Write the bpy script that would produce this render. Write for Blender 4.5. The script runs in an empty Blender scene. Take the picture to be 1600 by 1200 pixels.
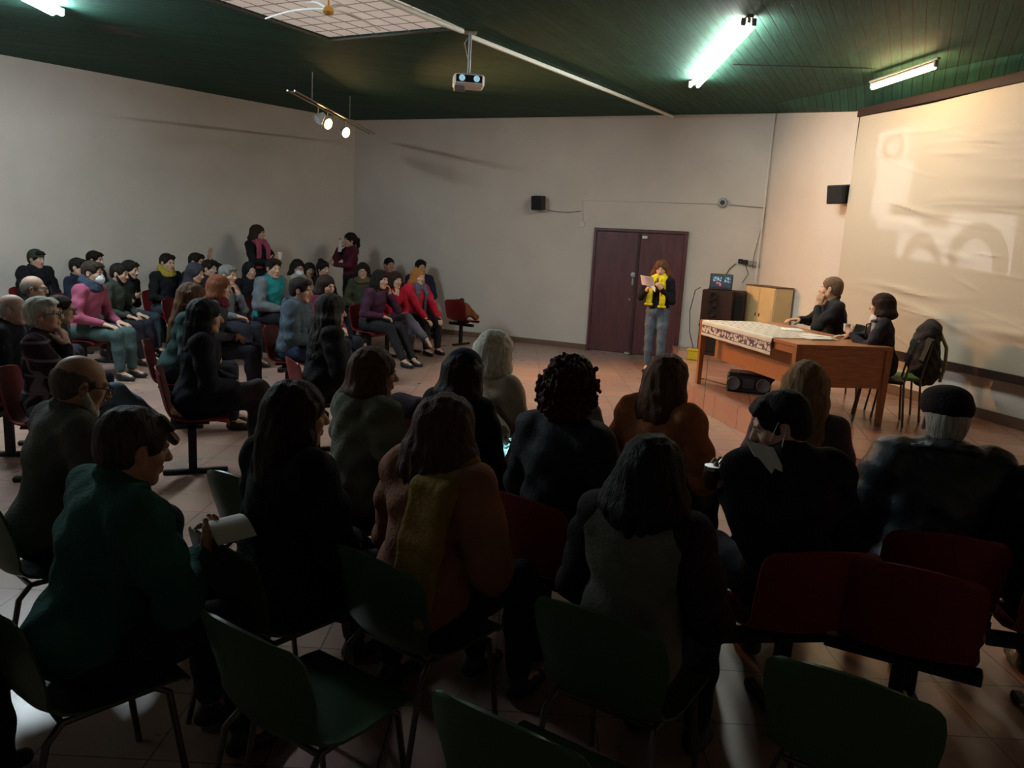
import bpy, math, random, time
import numpy as np
from mathutils import Matrix, Vector
T0 = time.time()
random.seed(7)
C = bpy.context.scene.collection
PI = math.pi
# ---------------------------------------------------------------- camera
FPX, PITCH, ROLL, CH = 1199.72, 0.181146, 0.0552808, 1.85
F_ = np.array([0, math.cos(PITCH), -math.sin(PITCH)])
U0 = np.array([0, math.sin(PITCH), math.cos(PITCH)])
X0 = np.array([1., 0, 0])
R_ = X0*math.cos(ROLL)+U0*math.sin(ROLL)
U_ = -X0*math.sin(ROLL)+U0*math.cos(ROLL)
CAM = np.array([0, 0, CH])
cd = bpy.data.cameras.new('camera'); cam = bpy.data.objects.new('camera', cd); C.objects.link(cam)
cd.sensor_width = 36; cd.lens = 36*FPX/1600; cd.clip_start = .02
cam.matrix_world = Matrix(((R_[0], U_[0], -F_[0], 0), (R_[1], U_[1], -F_[1], 0), (R_[2], U_[2], -F_[2], CH), (0, 0, 0, 1)))
bpy.context.scene.camera = cam
# ---------------------------------------------------------------- world, exposure
w = bpy.data.worlds.new('world'); bpy.context.scene.world = w; w.use_nodes = True
w.node_tree.nodes['Background'].inputs[0].default_value = (.5, .6, .7, 1)
w.node_tree.nodes['Background'].inputs[1].default_value = 0.0
vs = bpy.context.scene.view_settings
vs.view_transform = 'Standard'; vs.look = 'None'; vs.gamma = 1; vs.use_curve_mapping = False
vs.exposure = 0.42
COLD = (.93, 1., .92); COLDB = (.80, .93, 1.); WARM = (1., .50, .19)
P_COLD, P_LEFT, P_WARM = 88., 210., 40.         # emission strengths of the tubes
P_NEAR = 8.; P_SPOT = 560.                                   # watts of each spot
P_PROJ = 330.

def ray(px):
    return F_+R_*(px[0]-800)/FPX-U_*(px[1]-600)/FPX
def at(x, y, z):
    d = ray((x, y)); return CAM+d*((z-CH)/d[2])
def atd(x, y, Z):
    return CAM+ray((x, y))*Z
K = 1.0673
WP0, WM = 13.6797*K, -.44898        # back wall y = WP0 + WM x
def atw(x, y):
    d = ray((x, y)); return CAM+d*(WP0/(d[1]-WM*d[0]))
H = 3.847*K
BND = np.array([3.70, 12.02])*K; SC = np.array([5.09, 8.25])*K
CORN = np.array([-3.23, 15.11])*K
sd = (SC-BND)/np.linalg.norm(SC-BND); sn = np.array([sd[1], -sd[0]])   # sn points into the room
if sn @ (np.array([0, 5])-SC) < 0: sn = -sn
def ats(x, y, off=0.):
    d = ray((x, y)); p0 = BND+sn*off
    t = ((p0-CAM[:2])@sn)/(d[:2]@sn); return CAM+d*t
# ---------------------------------------------------------------- materials
MC = {}
def mat(name, col, rough=.8, spec=.3, metal=0, bump=0, bscale=40, var=0, vscale=5, emit=None, es=0, coat=0, stretch=None, trans=0):
    if name in MC: return MC[name]
    m = bpy.data.materials.new(name); MC[name] = m; m.use_nodes = True
    nt = m.node_tree; b = nt.nodes['Principled BSDF']
    b.inputs['Base Color'].default_value = (*col, 1)
    b.inputs['Roughness'].default_value = rough; b.inputs['Metallic'].default_value = metal
    b.inputs['Specular IOR Level'].default_value = spec
    b.inputs['Coat Weight'].default_value = coat
    b.inputs['Transmission Weight'].default_value = trans
    if emit: b.inputs['Emission Color'].default_value = (*emit, 1); b.inputs['Emission Strength'].default_value = es
    tc = nt.nodes.new('ShaderNodeTexCoord'); src = tc.outputs['Object']
    if stretch:
        mp = nt.nodes.new('ShaderNodeMapping'); mp.inputs['Scale'].default_value = stretch
        nt.links.new(src, mp.inputs[0]); src = mp.outputs[0]
    if var:
        n = nt.nodes.new('ShaderNodeTexNoise'); n.inputs['Scale'].default_value = vscale; n.inputs['Detail'].default_value = 5
        nt.links.new(src, n.inputs['Vector'])
        r = nt.nodes.new('ShaderNodeValToRGB')
        r.color_ramp.elements[0].position = .3; r.color_ramp.elements[1].position = .7
        r.color_ramp.elements[0].color = (*[c*(1-var) for c in col], 1)
        r.color_ramp.elements[1].color = (*[min(1, c*(1+var)) for c in col], 1)
        nt.links.new(n.outputs[0], r.inputs[0]); nt.links.new(r.outputs[0], b.inputs['Base Color'])
    if bump:
        n2 = nt.nodes.new('ShaderNodeTexNoise'); n2.inputs['Scale'].default_value = bscale; n2.inputs['Detail'].default_value = 4
        nt.links.new(src, n2.inputs['Vector'])
        bp = nt.nodes.new('ShaderNodeBump'); bp.inputs['Strength'].default_value = bump; bp.inputs['Distance'].default_value = .02
        nt.links.new(n2.outputs[0], bp.inputs['Height']); nt.links.new(bp.outputs[0], b.inputs['Normal'])
    return m
def cloth(c, name=None):
    return mat(name or 'cloth_%.3f_%.3f_%.3f' % c, c, .9, .15, bump=.35, bscale=70, var=.18, vscale=9)
def hairm(c):
    return mat('hair_%.3f_%.3f_%.3f' % c, c, .65, .16, bump=.6, bscale=14, var=.35, vscale=10, stretch=(9, 9, 1.2))
def skin(c=(.50, .30, .21)):
    return mat('skin_%.3f_%.3f' % (c[0], c[1]), c, .55, .35, bump=.08, bscale=60, var=.08, vscale=14)
# ---------------------------------------------------------------- scene helpers
def tag(o, label=None, cat=None, group=None, kind=None):
    if label: o['label'] = label
    if cat: o['category'] = cat
    if group: o['group'] = group
    if kind: o['kind'] = kind
    return o
def empty(name, loc=(0, 0, 0), rz=0, label=None, cat=None, group=None, kind=None):
    o = bpy.data.objects.new(name, None); C.objects.link(o); o.location = tuple(loc); o.rotation_euler = (0, 0, rz)
    o.empty_display_size = .05
    return tag(o, label, cat, group, kind)
def link(name, me, parent=None, m=None):
    o = bpy.data.objects.new(name, me); C.objects.link(o)
    if parent is not None: o.parent = parent
    if m is not None and not me.materials:
        for mm in (m if isinstance(m, (list, tuple)) else [m]): me.materials.append(mm)
    return o
def copytree(o, loc=None, rz=None, label=None, parent=None):
    c = o.copy(); C.objects.link(c); c.parent = parent
    if loc is not None: c.location = tuple(loc)
    if rz is not None: c.rotation_euler = (0, 0, rz)
    if label: c['label'] = label
    for ch in list(o.children): copytree(ch, parent=c)
    return c
class MB:
    """collects simple shapes and links them as one mesh"""
    def __init__(s): s.v = []; s.f = []; s.sm = []; s.mi = []
    def add(s, v, f, smooth=False, mi=0):
        o = len(s.v); s.v += [tuple(map(float, p)) for p in v]; s.f += [tuple(i+o for i in q) for q in f]
        s.sm += [smooth]*len(f); s.mi += [mi]*len(f); return s
    def box(s, c, d, rz=0, bev=0, mi=0, M=None):
        hx, hy, hz = d[0]/2, d[1]/2, d[2]/2
        b = min(bev, hx*.9, hy*.9, hz*.9)
        ca, sa = math.cos(rz), math.sin(rz); pts = []; idx = {}
        def tr(x, y, z):
            if M is not None: q = M@np.array([x, y, z]); return (q[0]+c[0], q[1]+c[1], q[2]+c[2])
            return (c[0]+x*ca-y*sa, c[1]+x*sa+y*ca, c[2]+z)
        if b <= 0:
            v = [tr(x*hx, y*hy, z*hz) for x in (-1, 1) for y in (-1, 1) for z in (-1, 1)]
            f = [(0, 1, 3, 2), (4, 6, 7, 5), (0, 4, 5, 1), (2, 3, 7, 6), (0, 2, 6, 4), (1, 5, 7, 3)]
            return s.add(v, f, mi=mi)
        v = []
        for x in (-1, 1):
            for y in (-1, 1):
                for z in (-1, 1):
                    idx[(x, y, z)] = len(v)
                    v += [tr(x*hx, y*(hy-b), z*(hz-b)), tr(x*(hx-b), y*hy, z*(hz-b)), tr(x*(hx-b), y*(hy-b), z*hz)]
        f = []
        I = idx
        for x in (-1, 1): f.append([I[(x, -1, -1)], I[(x, 1, -1)], I[(x, 1, 1)], I[(x, -1, 1)]][::x])
        for y in (-1, 1): f.append([I[(-1, y, -1)]+1, I[(-1, y, 1)]+1, I[(1, y, 1)]+1, I[(1, y, -1)]+1][::y])
        for z in (-1, 1): f.append([I[(-1, -1, z)]+2, I[(1, -1, z)]+2, I[(1, 1, z)]+2, I[(-1, 1, z)]+2][::z])
        for y in (-1, 1):
            for z in (-1, 1): f.append([I[(-1, y, z)]+1, I[(1, y, z)]+1, I[(1, y, z)]+2, I[(-1, y, z)]+2][::y*z])
        for x in (-1, 1):
            for z in (-1, 1): f.append([I[(x, -1, z)]+2, I[(x, 1, z)]+2, I[(x, 1, z)], I[(x, -1, z)]][::-x*z if x*z else 1])
        for x in (-1, 1):
            for y in (-1, 1): f.append([I[(x, y, -1)], I[(x, y, 1)], I[(x, y, 1)]+1, I[(x, y, -1)]+1][::x*y])
        for k in I:
            t = [I[k], I[k]+1, I[k]+2]; f.append(t if k[0]*k[1]*k[2] > 0 else t[::-1])
        return s.add(v, f, mi=mi)
    def tube(s, pts, r, n=10, mi=0, r1=None, closed=False):
        pts = [np.array(p, float) for p in pts]; m = len(pts); v = []; f = []
        rs = [r if r1 is None else r+(r1-r)*i/(m-1) for i in range(m)]
        up = None
        for i, p in enumerate(pts):
            d = pts[min(i+1, m-1)]-pts[max(i-1, 0)]; d = d/(np.linalg.norm(d)+1e-9)
            if up is None: up = np.array([0, 0, 1.]) if abs(d[2]) < .9 else np.array([1., 0, 0])
            a = np.cross(d, up); a /= np.linalg.norm(a)+1e-9; b = np.cross(a, d); up = b
            for k in range(n):
                t = 2*PI*k/n; v.append(p+(a*math.cos(t)+b*math.sin(t))*rs[i])
        for i in range(m-1):
            for k in range(n):
                f.append((i*n+k, i*n+(k+1) % n, (i+1)*n+(k+1) % n, (i+1)*n+k))
        f.append(tuple(range(n))[::-1]); f.append(tuple((m-1)*n+k for k in range(n)))
        return s.add(v, f, True, mi)
    def lathe(s, prof, c=(0, 0, 0), n=24, mi=0, M=None):
        v = []; f = []
        for r, z in prof:
            for k in range(n):
                t = 2*PI*k/n; q = np.array([r*math.cos(t), r*math.sin(t), z])
                if M is not None: q = M@q
                v.append(q+np.array(c))
        for i in range(len(prof)-1):
            for k in range(n): f.append((i*n+k, i*n+(k+1) % n, (i+1)*n+(k+1) % n, (i+1)*n+k))
        f.append(tuple(range(n))[::-1]); f.append(tuple((len(prof)-1)*n+k for k in range(n)))
        return s.add(v, f, True, mi)
    def sphere(s, c, r, n=12, mi=0):
        pr = [(max(1e-4, r*math.sin(PI*i/n)), -r*math.cos(PI*i/n)) for i in range(n+1)]
        return s.lathe(pr, c, n+4, mi)
    def grid(s, P, mi=0, smooth=True, flip=False):
        n, m = len(P), len(P[0]); v = [p for row in P for p in row]; f = []
        for i in range(n-1):
            for j in range(m-1):
                q = (i*m+j, i*m+j+1, (i+1)*m+j+1, (i+1)*m+j); f.append(q[::-1] if flip else q)
        return s.add(v, f, smooth, mi)
    def slab(s, P, t, mi=0):
        """a sheet of points given real thickness t along its normals"""
        P = np.array(P, float); du = np.gradient(P, axis=0); dv = np.gradient(P, axis=1)
        N = np.cross(du, dv); N /= np.linalg.norm(N, axis=2, keepdims=True)+1e-9
        A = P+N*t/2; B = P-N*t/2; n, m = P.shape[:2]
        v = list(A.reshape(-1, 3))+list(B.reshape(-1, 3)); o = n*m; f = []
        for i in range(n-1):
            for j in range(m-1):
                f.append((i*m+j, (i+1)*m+j, (i+1)*m+j+1, i*m+j+1)); f.append((o+i*m+j, o+i*m+j+1, o+(i+1)*m+j+1, o+(i+1)*m+j))
        for i in range(n-1):
            f.append((i*m, o+i*m, o+(i+1)*m, (i+1)*m)[::1]); e = m-1
            f.append((i*m+e, (i+1)*m+e, o+(i+1)*m+e, o+i*m+e))
        for j in range(m-1):
            f.append((j, j+1, o+j+1, o+j)); e = (n-1)*m
            f.append((e+j, o+e+j, o+e+j+1, e+j+1))
        return s.add(v, f, True, mi)
    def build(s, name, m, parent=None, **kw):
        me = bpy.data.meshes.new(name); me.from_pydata(s.v, [], s.f)
        me.polygons.foreach_set('use_smooth', s.sm); me.polygons.foreach_set('material_index', s.mi)
        import bmesh
        bm = bmesh.new(); bm.from_mesh(me); bmesh.ops.recalc_face_normals(bm, faces=bm.faces); bm.to_mesh(me); bm.free()
        o = link(name, me, parent, m); me.update()
        if any(s.sm):
            try: me.set_sharp_from_angle(angle=math.radians(40))
            except Exception: pass
        return tag(o, **kw)
# ---------------------------------------------------------------- implicit surfaces (organic shapes)
class SDF:
    def __init__(s): s.p = []
    def cap(s, a, b, r0, r1=None, k=.02, op='+'):
        a = np.array(a, float); b = np.array(b, float); r1 = r0 if r1 is None else r1
        rm = max(r0, r1); s.p.append(('c', (a, b, r0, r1), np.minimum(a, b)-rm, np.maximum(a, b)+rm, k, op)); return s
    def chain(s, pts, rs, k=.02, op='+'):
        for i in range(len(pts)-1): s.cap(pts[i], pts[i+1], rs[i], rs[i+1], k, op)
        return s
    def ell(s, c, r, R=None, k=.02, op='+'):
        c = np.array(c, float); r = np.array(r, float)
        e = r if R is None else np.sqrt(((R*r[None, :])**2).sum(1))
        s.p.append(('e', (c, r, R), c-e, c+e, k, op)); return s
    def box(s, c, h, rr=.01, R=None, k=.02, op='+'):
        c = np.array(c, float); h = np.array(h, float)
        e = h if R is None else np.abs(R)@h
        s.p.append(('b', (c, h, rr, R), c-e, c+e, k, op)); return s
    def half(s, c, n, k=.01):                      # cut away everything beyond the plane
        n = np.array(n, float); s.p.append(('h', (np.array(c, float), n/np.linalg.norm(n)), None, None, k, '-')); return s
    def mesh(s, h, noise=None):
        lo = np.min([p[2] for p in s.p if p[5] == '+'], axis=0)-3*h-.004; hi = np.max([p[3] for p in s.p if p[5] == '+'], axis=0)+3*h+.004
        n = np.ceil((hi-lo)/h).astype(int)+1
        f = np.full(n, .08, np.float32)
        ax = [lo[i]+h*np.arange(n[i]) for i in range(3)]
        for ty, a, bl, bh, k, op in s.p:
            if ty == 'h': sl = (slice(0, n[0]), slice(0, n[1]), slice(0, n[2]))
            else:
                pad = k+2.5*h
                i0 = np.clip(np.floor((bl-pad-lo)/h).astype(int), 0, n); i1 = np.clip(np.ceil((bh+pad-lo)/h).astype(int)+1, 0, n)
                if (i1 <= i0).any(): continue
                sl = tuple(slice(i0[i], i1[i]) for i in range(3))
            X = ax[0][sl[0]][:, None, None]; Y = ax[1][sl[1]][None, :, None]; Z = ax[2][sl[2]][None, None, :]
            if ty == 'c':
                A, B, r0, r1 = a; d = B-A; L = d@d+1e-12
                t = np.clip(((X-A[0])*d[0]+(Y-A[1])*d[1]+(Z-A[2])*d[2])/L, 0, 1)
                q = np.sqrt((X-A[0]-t*d[0])**2+(Y-A[1]-t*d[1])**2+(Z-A[2]-t*d[2])**2)-(r0+(r1-r0)*t)
            elif ty == 'e':
                c, r, R = a; x, y, z = X-c[0], Y-c[1], Z-c[2]
                if R is not None: x, y, z = [R[0, i]*x+R[1, i]*y+R[2, i]*z for i in range(3)]
                k0 = np.sqrt((x/r[0])**2+(y/r[1])**2+(z/r[2])**2); k1 = np.sqrt((x/r[0]**2)**2+(y/r[1]**2)**2+(z/r[2]**2)**2)+1e-6
                q = k0*(k0-1)/k1
            elif ty == 'b':
                c, hh, rr, R = a; x, y, z = X-c[0], Y-c[1], Z-c[2]
                if R is not None: x, y, z = [R[0, i]*x+R[1, i]*y+R[2, i]*z for i in range(3)]
                x, y, z = abs(x)-hh[0]+rr, abs(y)-hh[1]+rr, abs(z)-hh[2]+rr
                q = np.sqrt(np.maximum(x, 0)**2+np.maximum(y, 0)**2+np.maximum(z, 0)**2)+np.minimum(np.maximum(x, np.maximum(y, z)), 0)-rr
            else:
                c, nn = a; q = -((X-c[0])*nn[0]+(Y-c[1])*nn[1]+(Z-c[2])*nn[2])
            g = f[sl]
            if op == '+':
                hh_ = np.clip(.5+.5*(g-q)/k, 0, 1); f[sl] = g+(q-g)*hh_-k*hh_*(1-hh_)
            else:
                q = -q; hh_ = np.clip(.5-.5*(g-q)/k, 0, 1); f[sl] = g+(q-g)*hh_+k*hh_*(1-hh_)
        if noise is not None:
            f += noise(ax[0][:, None, None], ax[1][None, :, None], ax[2][None, None, :]).astype(np.float32)
        f[0] = f[-1] = .05; f[:, 0] = f[:, -1] = .05; f[:, :, 0] = f[:, :, -1] = .05
        S = f < 0
        cnt = np.zeros(n-1, np.int8)
        for a in (0, 1):
            for b in (0, 1):
                for c in (0, 1): cnt += S[a:n[0]-1+a, b:n[1]-1+b, c:n[2]-1+c]
        I = np.argwhere((cnt > 0) & (cnt < 8)); ids = np.full(n-1, -1, np.int64); ids[tuple(I.T)] = np.arange(len(I))
        acc = np.zeros((len(I), 3)); num = np.zeros(len(I))
        for axis in range(3):
            o1, o2 = [q for q in range(3) if q != axis]
            for a in (0, 1):
                for b in (0, 1):
                    off = np.zeros(3, int); off[o1] = a; off[o2] = b
                    J = I+off; J2 = J.copy(); J2[:, axis] += 1
                    fa = f[tuple(J.T)]; fb = f[tuple(J2.T)]; mk = (fa < 0) != (fb < 0)
                    t = np.where(mk, fa/(fa-fb+1e-12), 0); P = np.tile(off.astype(float), (len(I), 1)); P[:, axis] += t
                    acc += P*mk[:, None]; num += mk
        V = lo+(I+acc/num[:, None])*h
        Q = []
        for axis in range(3):
            a = [slice(None)]*3; b = [slice(None)]*3; a[axis] = slice(0, -1); b[axis] = slice(1, None)
            D = S[tuple(a)] != S[tuple(b)]; E = np.argwhere(D); o1, o2 = (axis+1) % 3, (axis+2) % 3
            E = E[(E[:, o1] > 0) & (E[:, o2] > 0) & (E[:, o1] < n[o1]-1) & (E[:, o2] < n[o2]-1)]
            if len(E) == 0: continue
            q = []
            for (u, v_) in ((1, 1), (0, 1), (0, 0), (1, 0)):
                J = E.copy(); J[:, o1] -= u; J[:, o2] -= v_; q.append(ids[tuple(J.T)])
            q = np.array(q).T; ins = S[tuple(E.T)]; q[~ins] = q[~ins][:, ::-1]; Q.append(q)
        Q = np.concatenate(Q); Q = Q[(Q >= 0).all(1)]
        return V, Q
def npmesh(name, parts, mats, parent=None):
    """parts: list of (V, Q, material index or array)"""
    vs_, qs, ms = [], [], []; o = 0
    for V, Q, mi in parts:
        vs_.append(V); qs.append(Q+o); ms.append(np.full(len(Q), mi) if np.isscalar(mi) else mi); o += len(V)
    V = np.concatenate(vs_); Q = np.concatenate(qs); M_ = np.concatenate(ms)
    me = bpy.data.meshes.new(name); me.vertices.add(len(V)); me.vertices.foreach_set('co', V.astype(np.float32).ravel())
    me.loops.add(len(Q)*4); me.loops.foreach_set('vertex_index', Q.astype(np.int32).ravel())
    me.polygons.add(len(Q)); me.polygons.foreach_set('loop_start', np.arange(len(Q), dtype=np.int32)*4)
    for m in mats: me.materials.append(m)
    me.polygons.foreach_set('material_index', M_.astype(np.int32)); me.polygons.foreach_set('use_smooth', np.ones(len(Q), bool))
    me.update(calc_edges=True)
    o = bpy.data.objects.new(name, me); C.objects.link(o)
    if parent is not None: o.parent = parent
    return o
def rotx(a): c, s = math.cos(a), math.sin(a); return np.array([[1, 0, 0], [0, c, -s], [0, s, c]])
def roty(a): c, s = math.cos(a), math.sin(a); return np.array([[c, 0, s], [0, 1, 0], [-s, 0, c]])
def rotz(a): c, s = math.cos(a), math.sin(a); return np.array([[c, -s, 0], [s, c, 0], [0, 0, 1]])
def basis(d, n):
    d = np.array(d, float); d /= np.linalg.norm(d); n = np.array(n, float); n -= d*(n@d); n /= np.linalg.norm(n)+1e-9
    return np.array([np.cross(d, n), d, n]).T        # columns: side, finger direction, palm normal
#@@ROOM
def tile_mat(name, col, g=(.12, .08, .07), sz=.4, rough=.28, rot=0.):
    m = mat(name, col, rough, .5); nt = m.node_tree; b = nt.nodes['Principled BSDF']; N = nt.nodes.new; L = nt.links.new
    tc = N('ShaderNodeTexCoord'); mp = N('ShaderNodeMapping'); mp.inputs['Rotation'].default_value = (0, 0, rot); L(tc.outputs['Object'], mp.inputs[0])
    br = N('ShaderNodeTexBrick'); br.offset = 0; br.inputs['Scale'].default_value = 1; br.inputs['Brick Width'].default_value = sz; br.inputs['Row Height'].default_value = sz
    br.inputs['Mortar Size'].default_value = .004; br.inputs['Mortar Smooth'].default_value = .3
    br.inputs['Color1'].default_value = (*col, 1); br.inputs['Color2'].default_value = (*[c*.82 for c in col], 1); br.inputs['Mortar'].default_value = (*g, 1)
    L(mp.outputs[0], br.inputs['Vector'])
    n = N('ShaderNodeTexNoise'); n.inputs['Scale'].default_value = 3; n.inputs['Detail'].default_value = 6; L(mp.outputs[0], n.inputs['Vector'])
    mx = N('ShaderNodeMix'); mx.data_type = 'RGBA'; mx.blend_type = 'MULTIPLY'; mx.inputs[0].default_value = .35
    L(br.outputs[0], mx.inputs[6]); L(n.outputs[1], mx.inputs[7]); L(mx.outputs[2], b.inputs['Base Color'])
    r = N('ShaderNodeMapRange'); r.inputs[3].default_value = rough*.7; r.inputs[4].default_value = rough*1.5; L(n.outputs[0], r.inputs[0]); L(r.outputs[0], b.inputs['Roughness'])
    bp = N('ShaderNodeBump'); bp.inputs['Strength'].default_value = .3; bp.inputs['Distance'].default_value = .003; L(br.outputs[1], bp.inputs['Height']); bp.invert = True; L(bp.outputs[0], b.inputs['Normal'])
    return m
def plank_mat(name, rot):
    col = (.036, .135, .092); m = mat(name, col, .75, .25); nt = m.node_tree; b = nt.nodes['Principled BSDF']; N = nt.nodes.new; L = nt.links.new
    tc = N('ShaderNodeTexCoord'); mp = N('ShaderNodeMapping'); mp.inputs['Rotation'].default_value = (0, 0, -rot); L(tc.outputs['Object'], mp.inputs[0])
    br = N('ShaderNodeTexBrick'); br.offset = .37; br.inputs['Scale'].default_value = 1; br.inputs['Brick Width'].default_value = 2.4; br.inputs['Row Height'].default_value = .11
    br.inputs['Mortar Size'].default_value = .006; br.inputs['Mortar Smooth'].default_value = .6
    br.inputs['Color1'].default_value = (*col, 1); br.inputs['Color2'].default_value = (*[c*.72 for c in col], 1); br.inputs['Mortar'].default_value = (.016, .020, .016, 1)
    L(mp.outputs[0], br.inputs['Vector'])
    mp2 = N('ShaderNodeMapping'); mp2.inputs['Scale'].default_value = (1.2, 14, 1); L(mp.outputs[0], mp2.inputs[0])
    n = N('ShaderNodeTexNoise'); n.inputs['Scale'].default_value = 2.2; n.inputs['Detail'].default_value = 7; L(mp2.outputs[0], n.inputs['Vector'])
    n3 = N('ShaderNodeTexNoise'); n3.inputs['Scale'].default_value = .9; n3.inputs['Detail'].default_value = 6; L(tc.outputs['Object'], n3.inputs['Vector'])
    cr = N('ShaderNodeValToRGB'); cr.color_ramp.elements[0].position = .66; cr.color_ramp.elements[0].color = (0, 0, 0, 1); cr.color_ramp.elements[1].position = .74; cr.color_ramp.elements[1].color = (1, 1, 1, 1); L(n3.outputs[0], cr.inputs[0])
    mx = N('ShaderNodeMix'); mx.data_type = 'RGBA'; mx.blend_type = 'MULTIPLY'; mx.inputs[0].default_value = .75; L(br.outputs[0], mx.inputs[6]); L(n.outputs[0], mx.inputs[7])
    mx2 = N('ShaderNodeMix'); mx2.data_type = 'RGBA'; mx2.inputs[7].default_value = (.10, .085, .065, 1); L(mx.outputs[2], mx2.inputs[6]); ml = N('ShaderNodeMath'); ml.operation = 'MULTIPLY'; ml.inputs[1].default_value = .7; L(cr.outputs[0], ml.inputs[0]); L(ml.outputs[0], mx2.inputs[0])
    L(mx2.outputs[2], b.inputs['Base Color'])
    ad = N('ShaderNodeMath'); ad.operation = 'SUBTRACT'; L(n.outputs[0], ad.inputs[0]); L(br.outputs[1], ad.inputs[1])
    bp = N('ShaderNodeBump'); bp.inputs['Strength'].default_value = .35; bp.inputs['Distance'].default_value = .010; L(ad.outputs[0], bp.inputs['Height']); L(bp.outputs[0], b.inputs['Normal'])
    return m
PLASTER = mat('plaster', (.60, .535, .475), .92, .15, bump=.25, bscale=55, var=.05, vscale=1.3)
SKIRT = mat('skirting', (.16, .09, .06), .5)
FLOORM = tile_mat('floor_tiles', (.46, .29, .235))
STAGEM = tile_mat('platform_tiles', (.50, .25, .17), rough=.22, sz=.5, rot=.25)
HW = 3.85
LD = np.array([-3.87, -4.25])/5.748; LEND = CORN+LD*9.5
SC[:] = (5.17, 8.05)
BND[:] = (3.95, 12.83)
sd = (SC-BND)/np.linalg.norm(SC-BND); sn = np.array([sd[1], -sd[0]])
if sn@(np.array([0, 5])-SC) < 0: sn = -sn
REND = BND+sd*9.2
S1 = ats(1337, 172)[:2]
P_D = np.array([5.2, -1.5]); P_G = np.array([2.5, -4.3]); P_I = np.array([-5., -4.]); P_J = np.array([-10.2, .5])
def wall(name, a, b, za, zb, th=.2, z0=-.3):
    a = np.array(a, float); b = np.array(b, float); d = (b-a)/np.linalg.norm(b-a); n = np.array([d[1], -d[0]])
    if n@(np.array([0., 5.])-a) > 0: n = -n
    mb = MB(); e = d*.0
    q = [a-e, b+e, b+e+n*th, a-e+n*th]
    v = [(*p, z0) for p in q]+[(q[0][0], q[0][1], za), (q[1][0], q[1][1], zb), (q[2][0], q[2][1], zb), (q[3][0], q[3][1], za)]
    mb.add(v, [(0, 1, 2, 3), (4, 5, 6, 7), (0, 1, 5, 4), (1, 2, 6, 5), (2, 3, 7, 6), (3, 0, 4, 7)])
    return mb.build(name, PLASTER, kind='structure')
wall('wall_left', LEND, CORN, H+.05, H+.05); wall('wall_back', CORN, BND, H+.05, H+.05)
wall('wall_right', BND, S1, H+.05, HW+.05); wall('wall_screen', S1, REND, HW+.05, HW+.05)
wall('wall_rear_right', REND, P_D, HW+.05, H+.05); wall('wall_rear_corner', P_D, P_G, H+.05, H+.05); wall('wall_rear', P_G, P_I, H+.05, H+.05)
wall('wall_rear_left', P_I, P_J, H+.05, H+.05); wall('wall_side', P_J, LEND, H+.05, H+.05)
per = [CORN, BND, REND, P_D, P_G, P_I, P_J, LEND]
mb = MB(); v = [(*p, 0) for p in per]+[(*p, -.12) for p in per]; n = len(per)
mb.add(v, [tuple(range(n)), tuple(range(n, 2*n))[::-1]]+[(i, (i+1) % n, n+(i+1) % n, n+i) for i in range(n)]); mb.build('floor', FLOORM, kind='structure')
# ceiling, with the square skylight left open
q0, q1, q2, q3 = [np.array(p)*K for p in ((-2.24, 9.08), (-.70, 8.30), (-1.70, 6.74), (-3.24, 7.52))]
EN = np.array([2.45, WP0+WM*2.45])
cv = {'A': (*CORN, H), 'E': (*EN, H), 'B': (*BND, H), 'C1': (3.70, 12.0, H), 'C2': (3.30, 3.4, H), 'S1': (*S1, HW), 'S2': (*REND, HW), 'D': (*P_D, H), 'G': (*P_G, H), 'I': (*P_I, H), 'J': (*P_J, H), 'L': (*LEND, H), '0': (*q0, H), '1': (*q1, H), '2': (*q2, H), '3': (*q3, H)}
ks = list(cv); ix = {k: i for i, k in enumerate(ks)}; vv = [cv[k] for k in ks]; o = len(vv)
fc = [('A', '0', '1', 'E'), ('E', '1', 'B'), ('B', '1', 'C1'), ('B', 'C1', 'S1'), ('C1', '1', 'C2'), ('C1', 'C2', 'S2', 'S1'), ('1', '2', 'C2'), ('C2', '2', 'D'), ('C2', 'D', 'S2'), ('D', '2', 'G'), ('G', '2', 'I'), ('I', '2', '3'), ('I', '3', 'J'), ('J', '3', 'L'), ('L', '3', '0'), ('L', '0', 'A')]
mb = MB(); th_ = .25
lo = [tuple(ix[k] for k in f) for f in fc]; 
for i, f in enumerate(lo): mb.add([vv[k] for k in f]+[(vv[k][0], vv[k][1], vv[k][2]+th_) for k in f], [tuple(range(len(f))), tuple(range(len(f), 2*len(f)))], mi=0 if '0' in fc[i] or '3' in fc[i] else 1)
sk = MB()
for a, b in (('0', '1'), ('1', '2'), ('2', '3'), ('3', '0')):
    A_, B_ = np.array(cv[a]), np.array(cv[b]); mb.add([A_, B_, B_+[0, 0, th_], A_+[0, 0, th_]], [(0, 1, 2, 3)])
mb.build('ceiling', [plank_mat('ceiling_boards_left', math.radians(16)), plank_mat('ceiling_boards_right', math.radians(63))], kind='structure')
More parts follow.
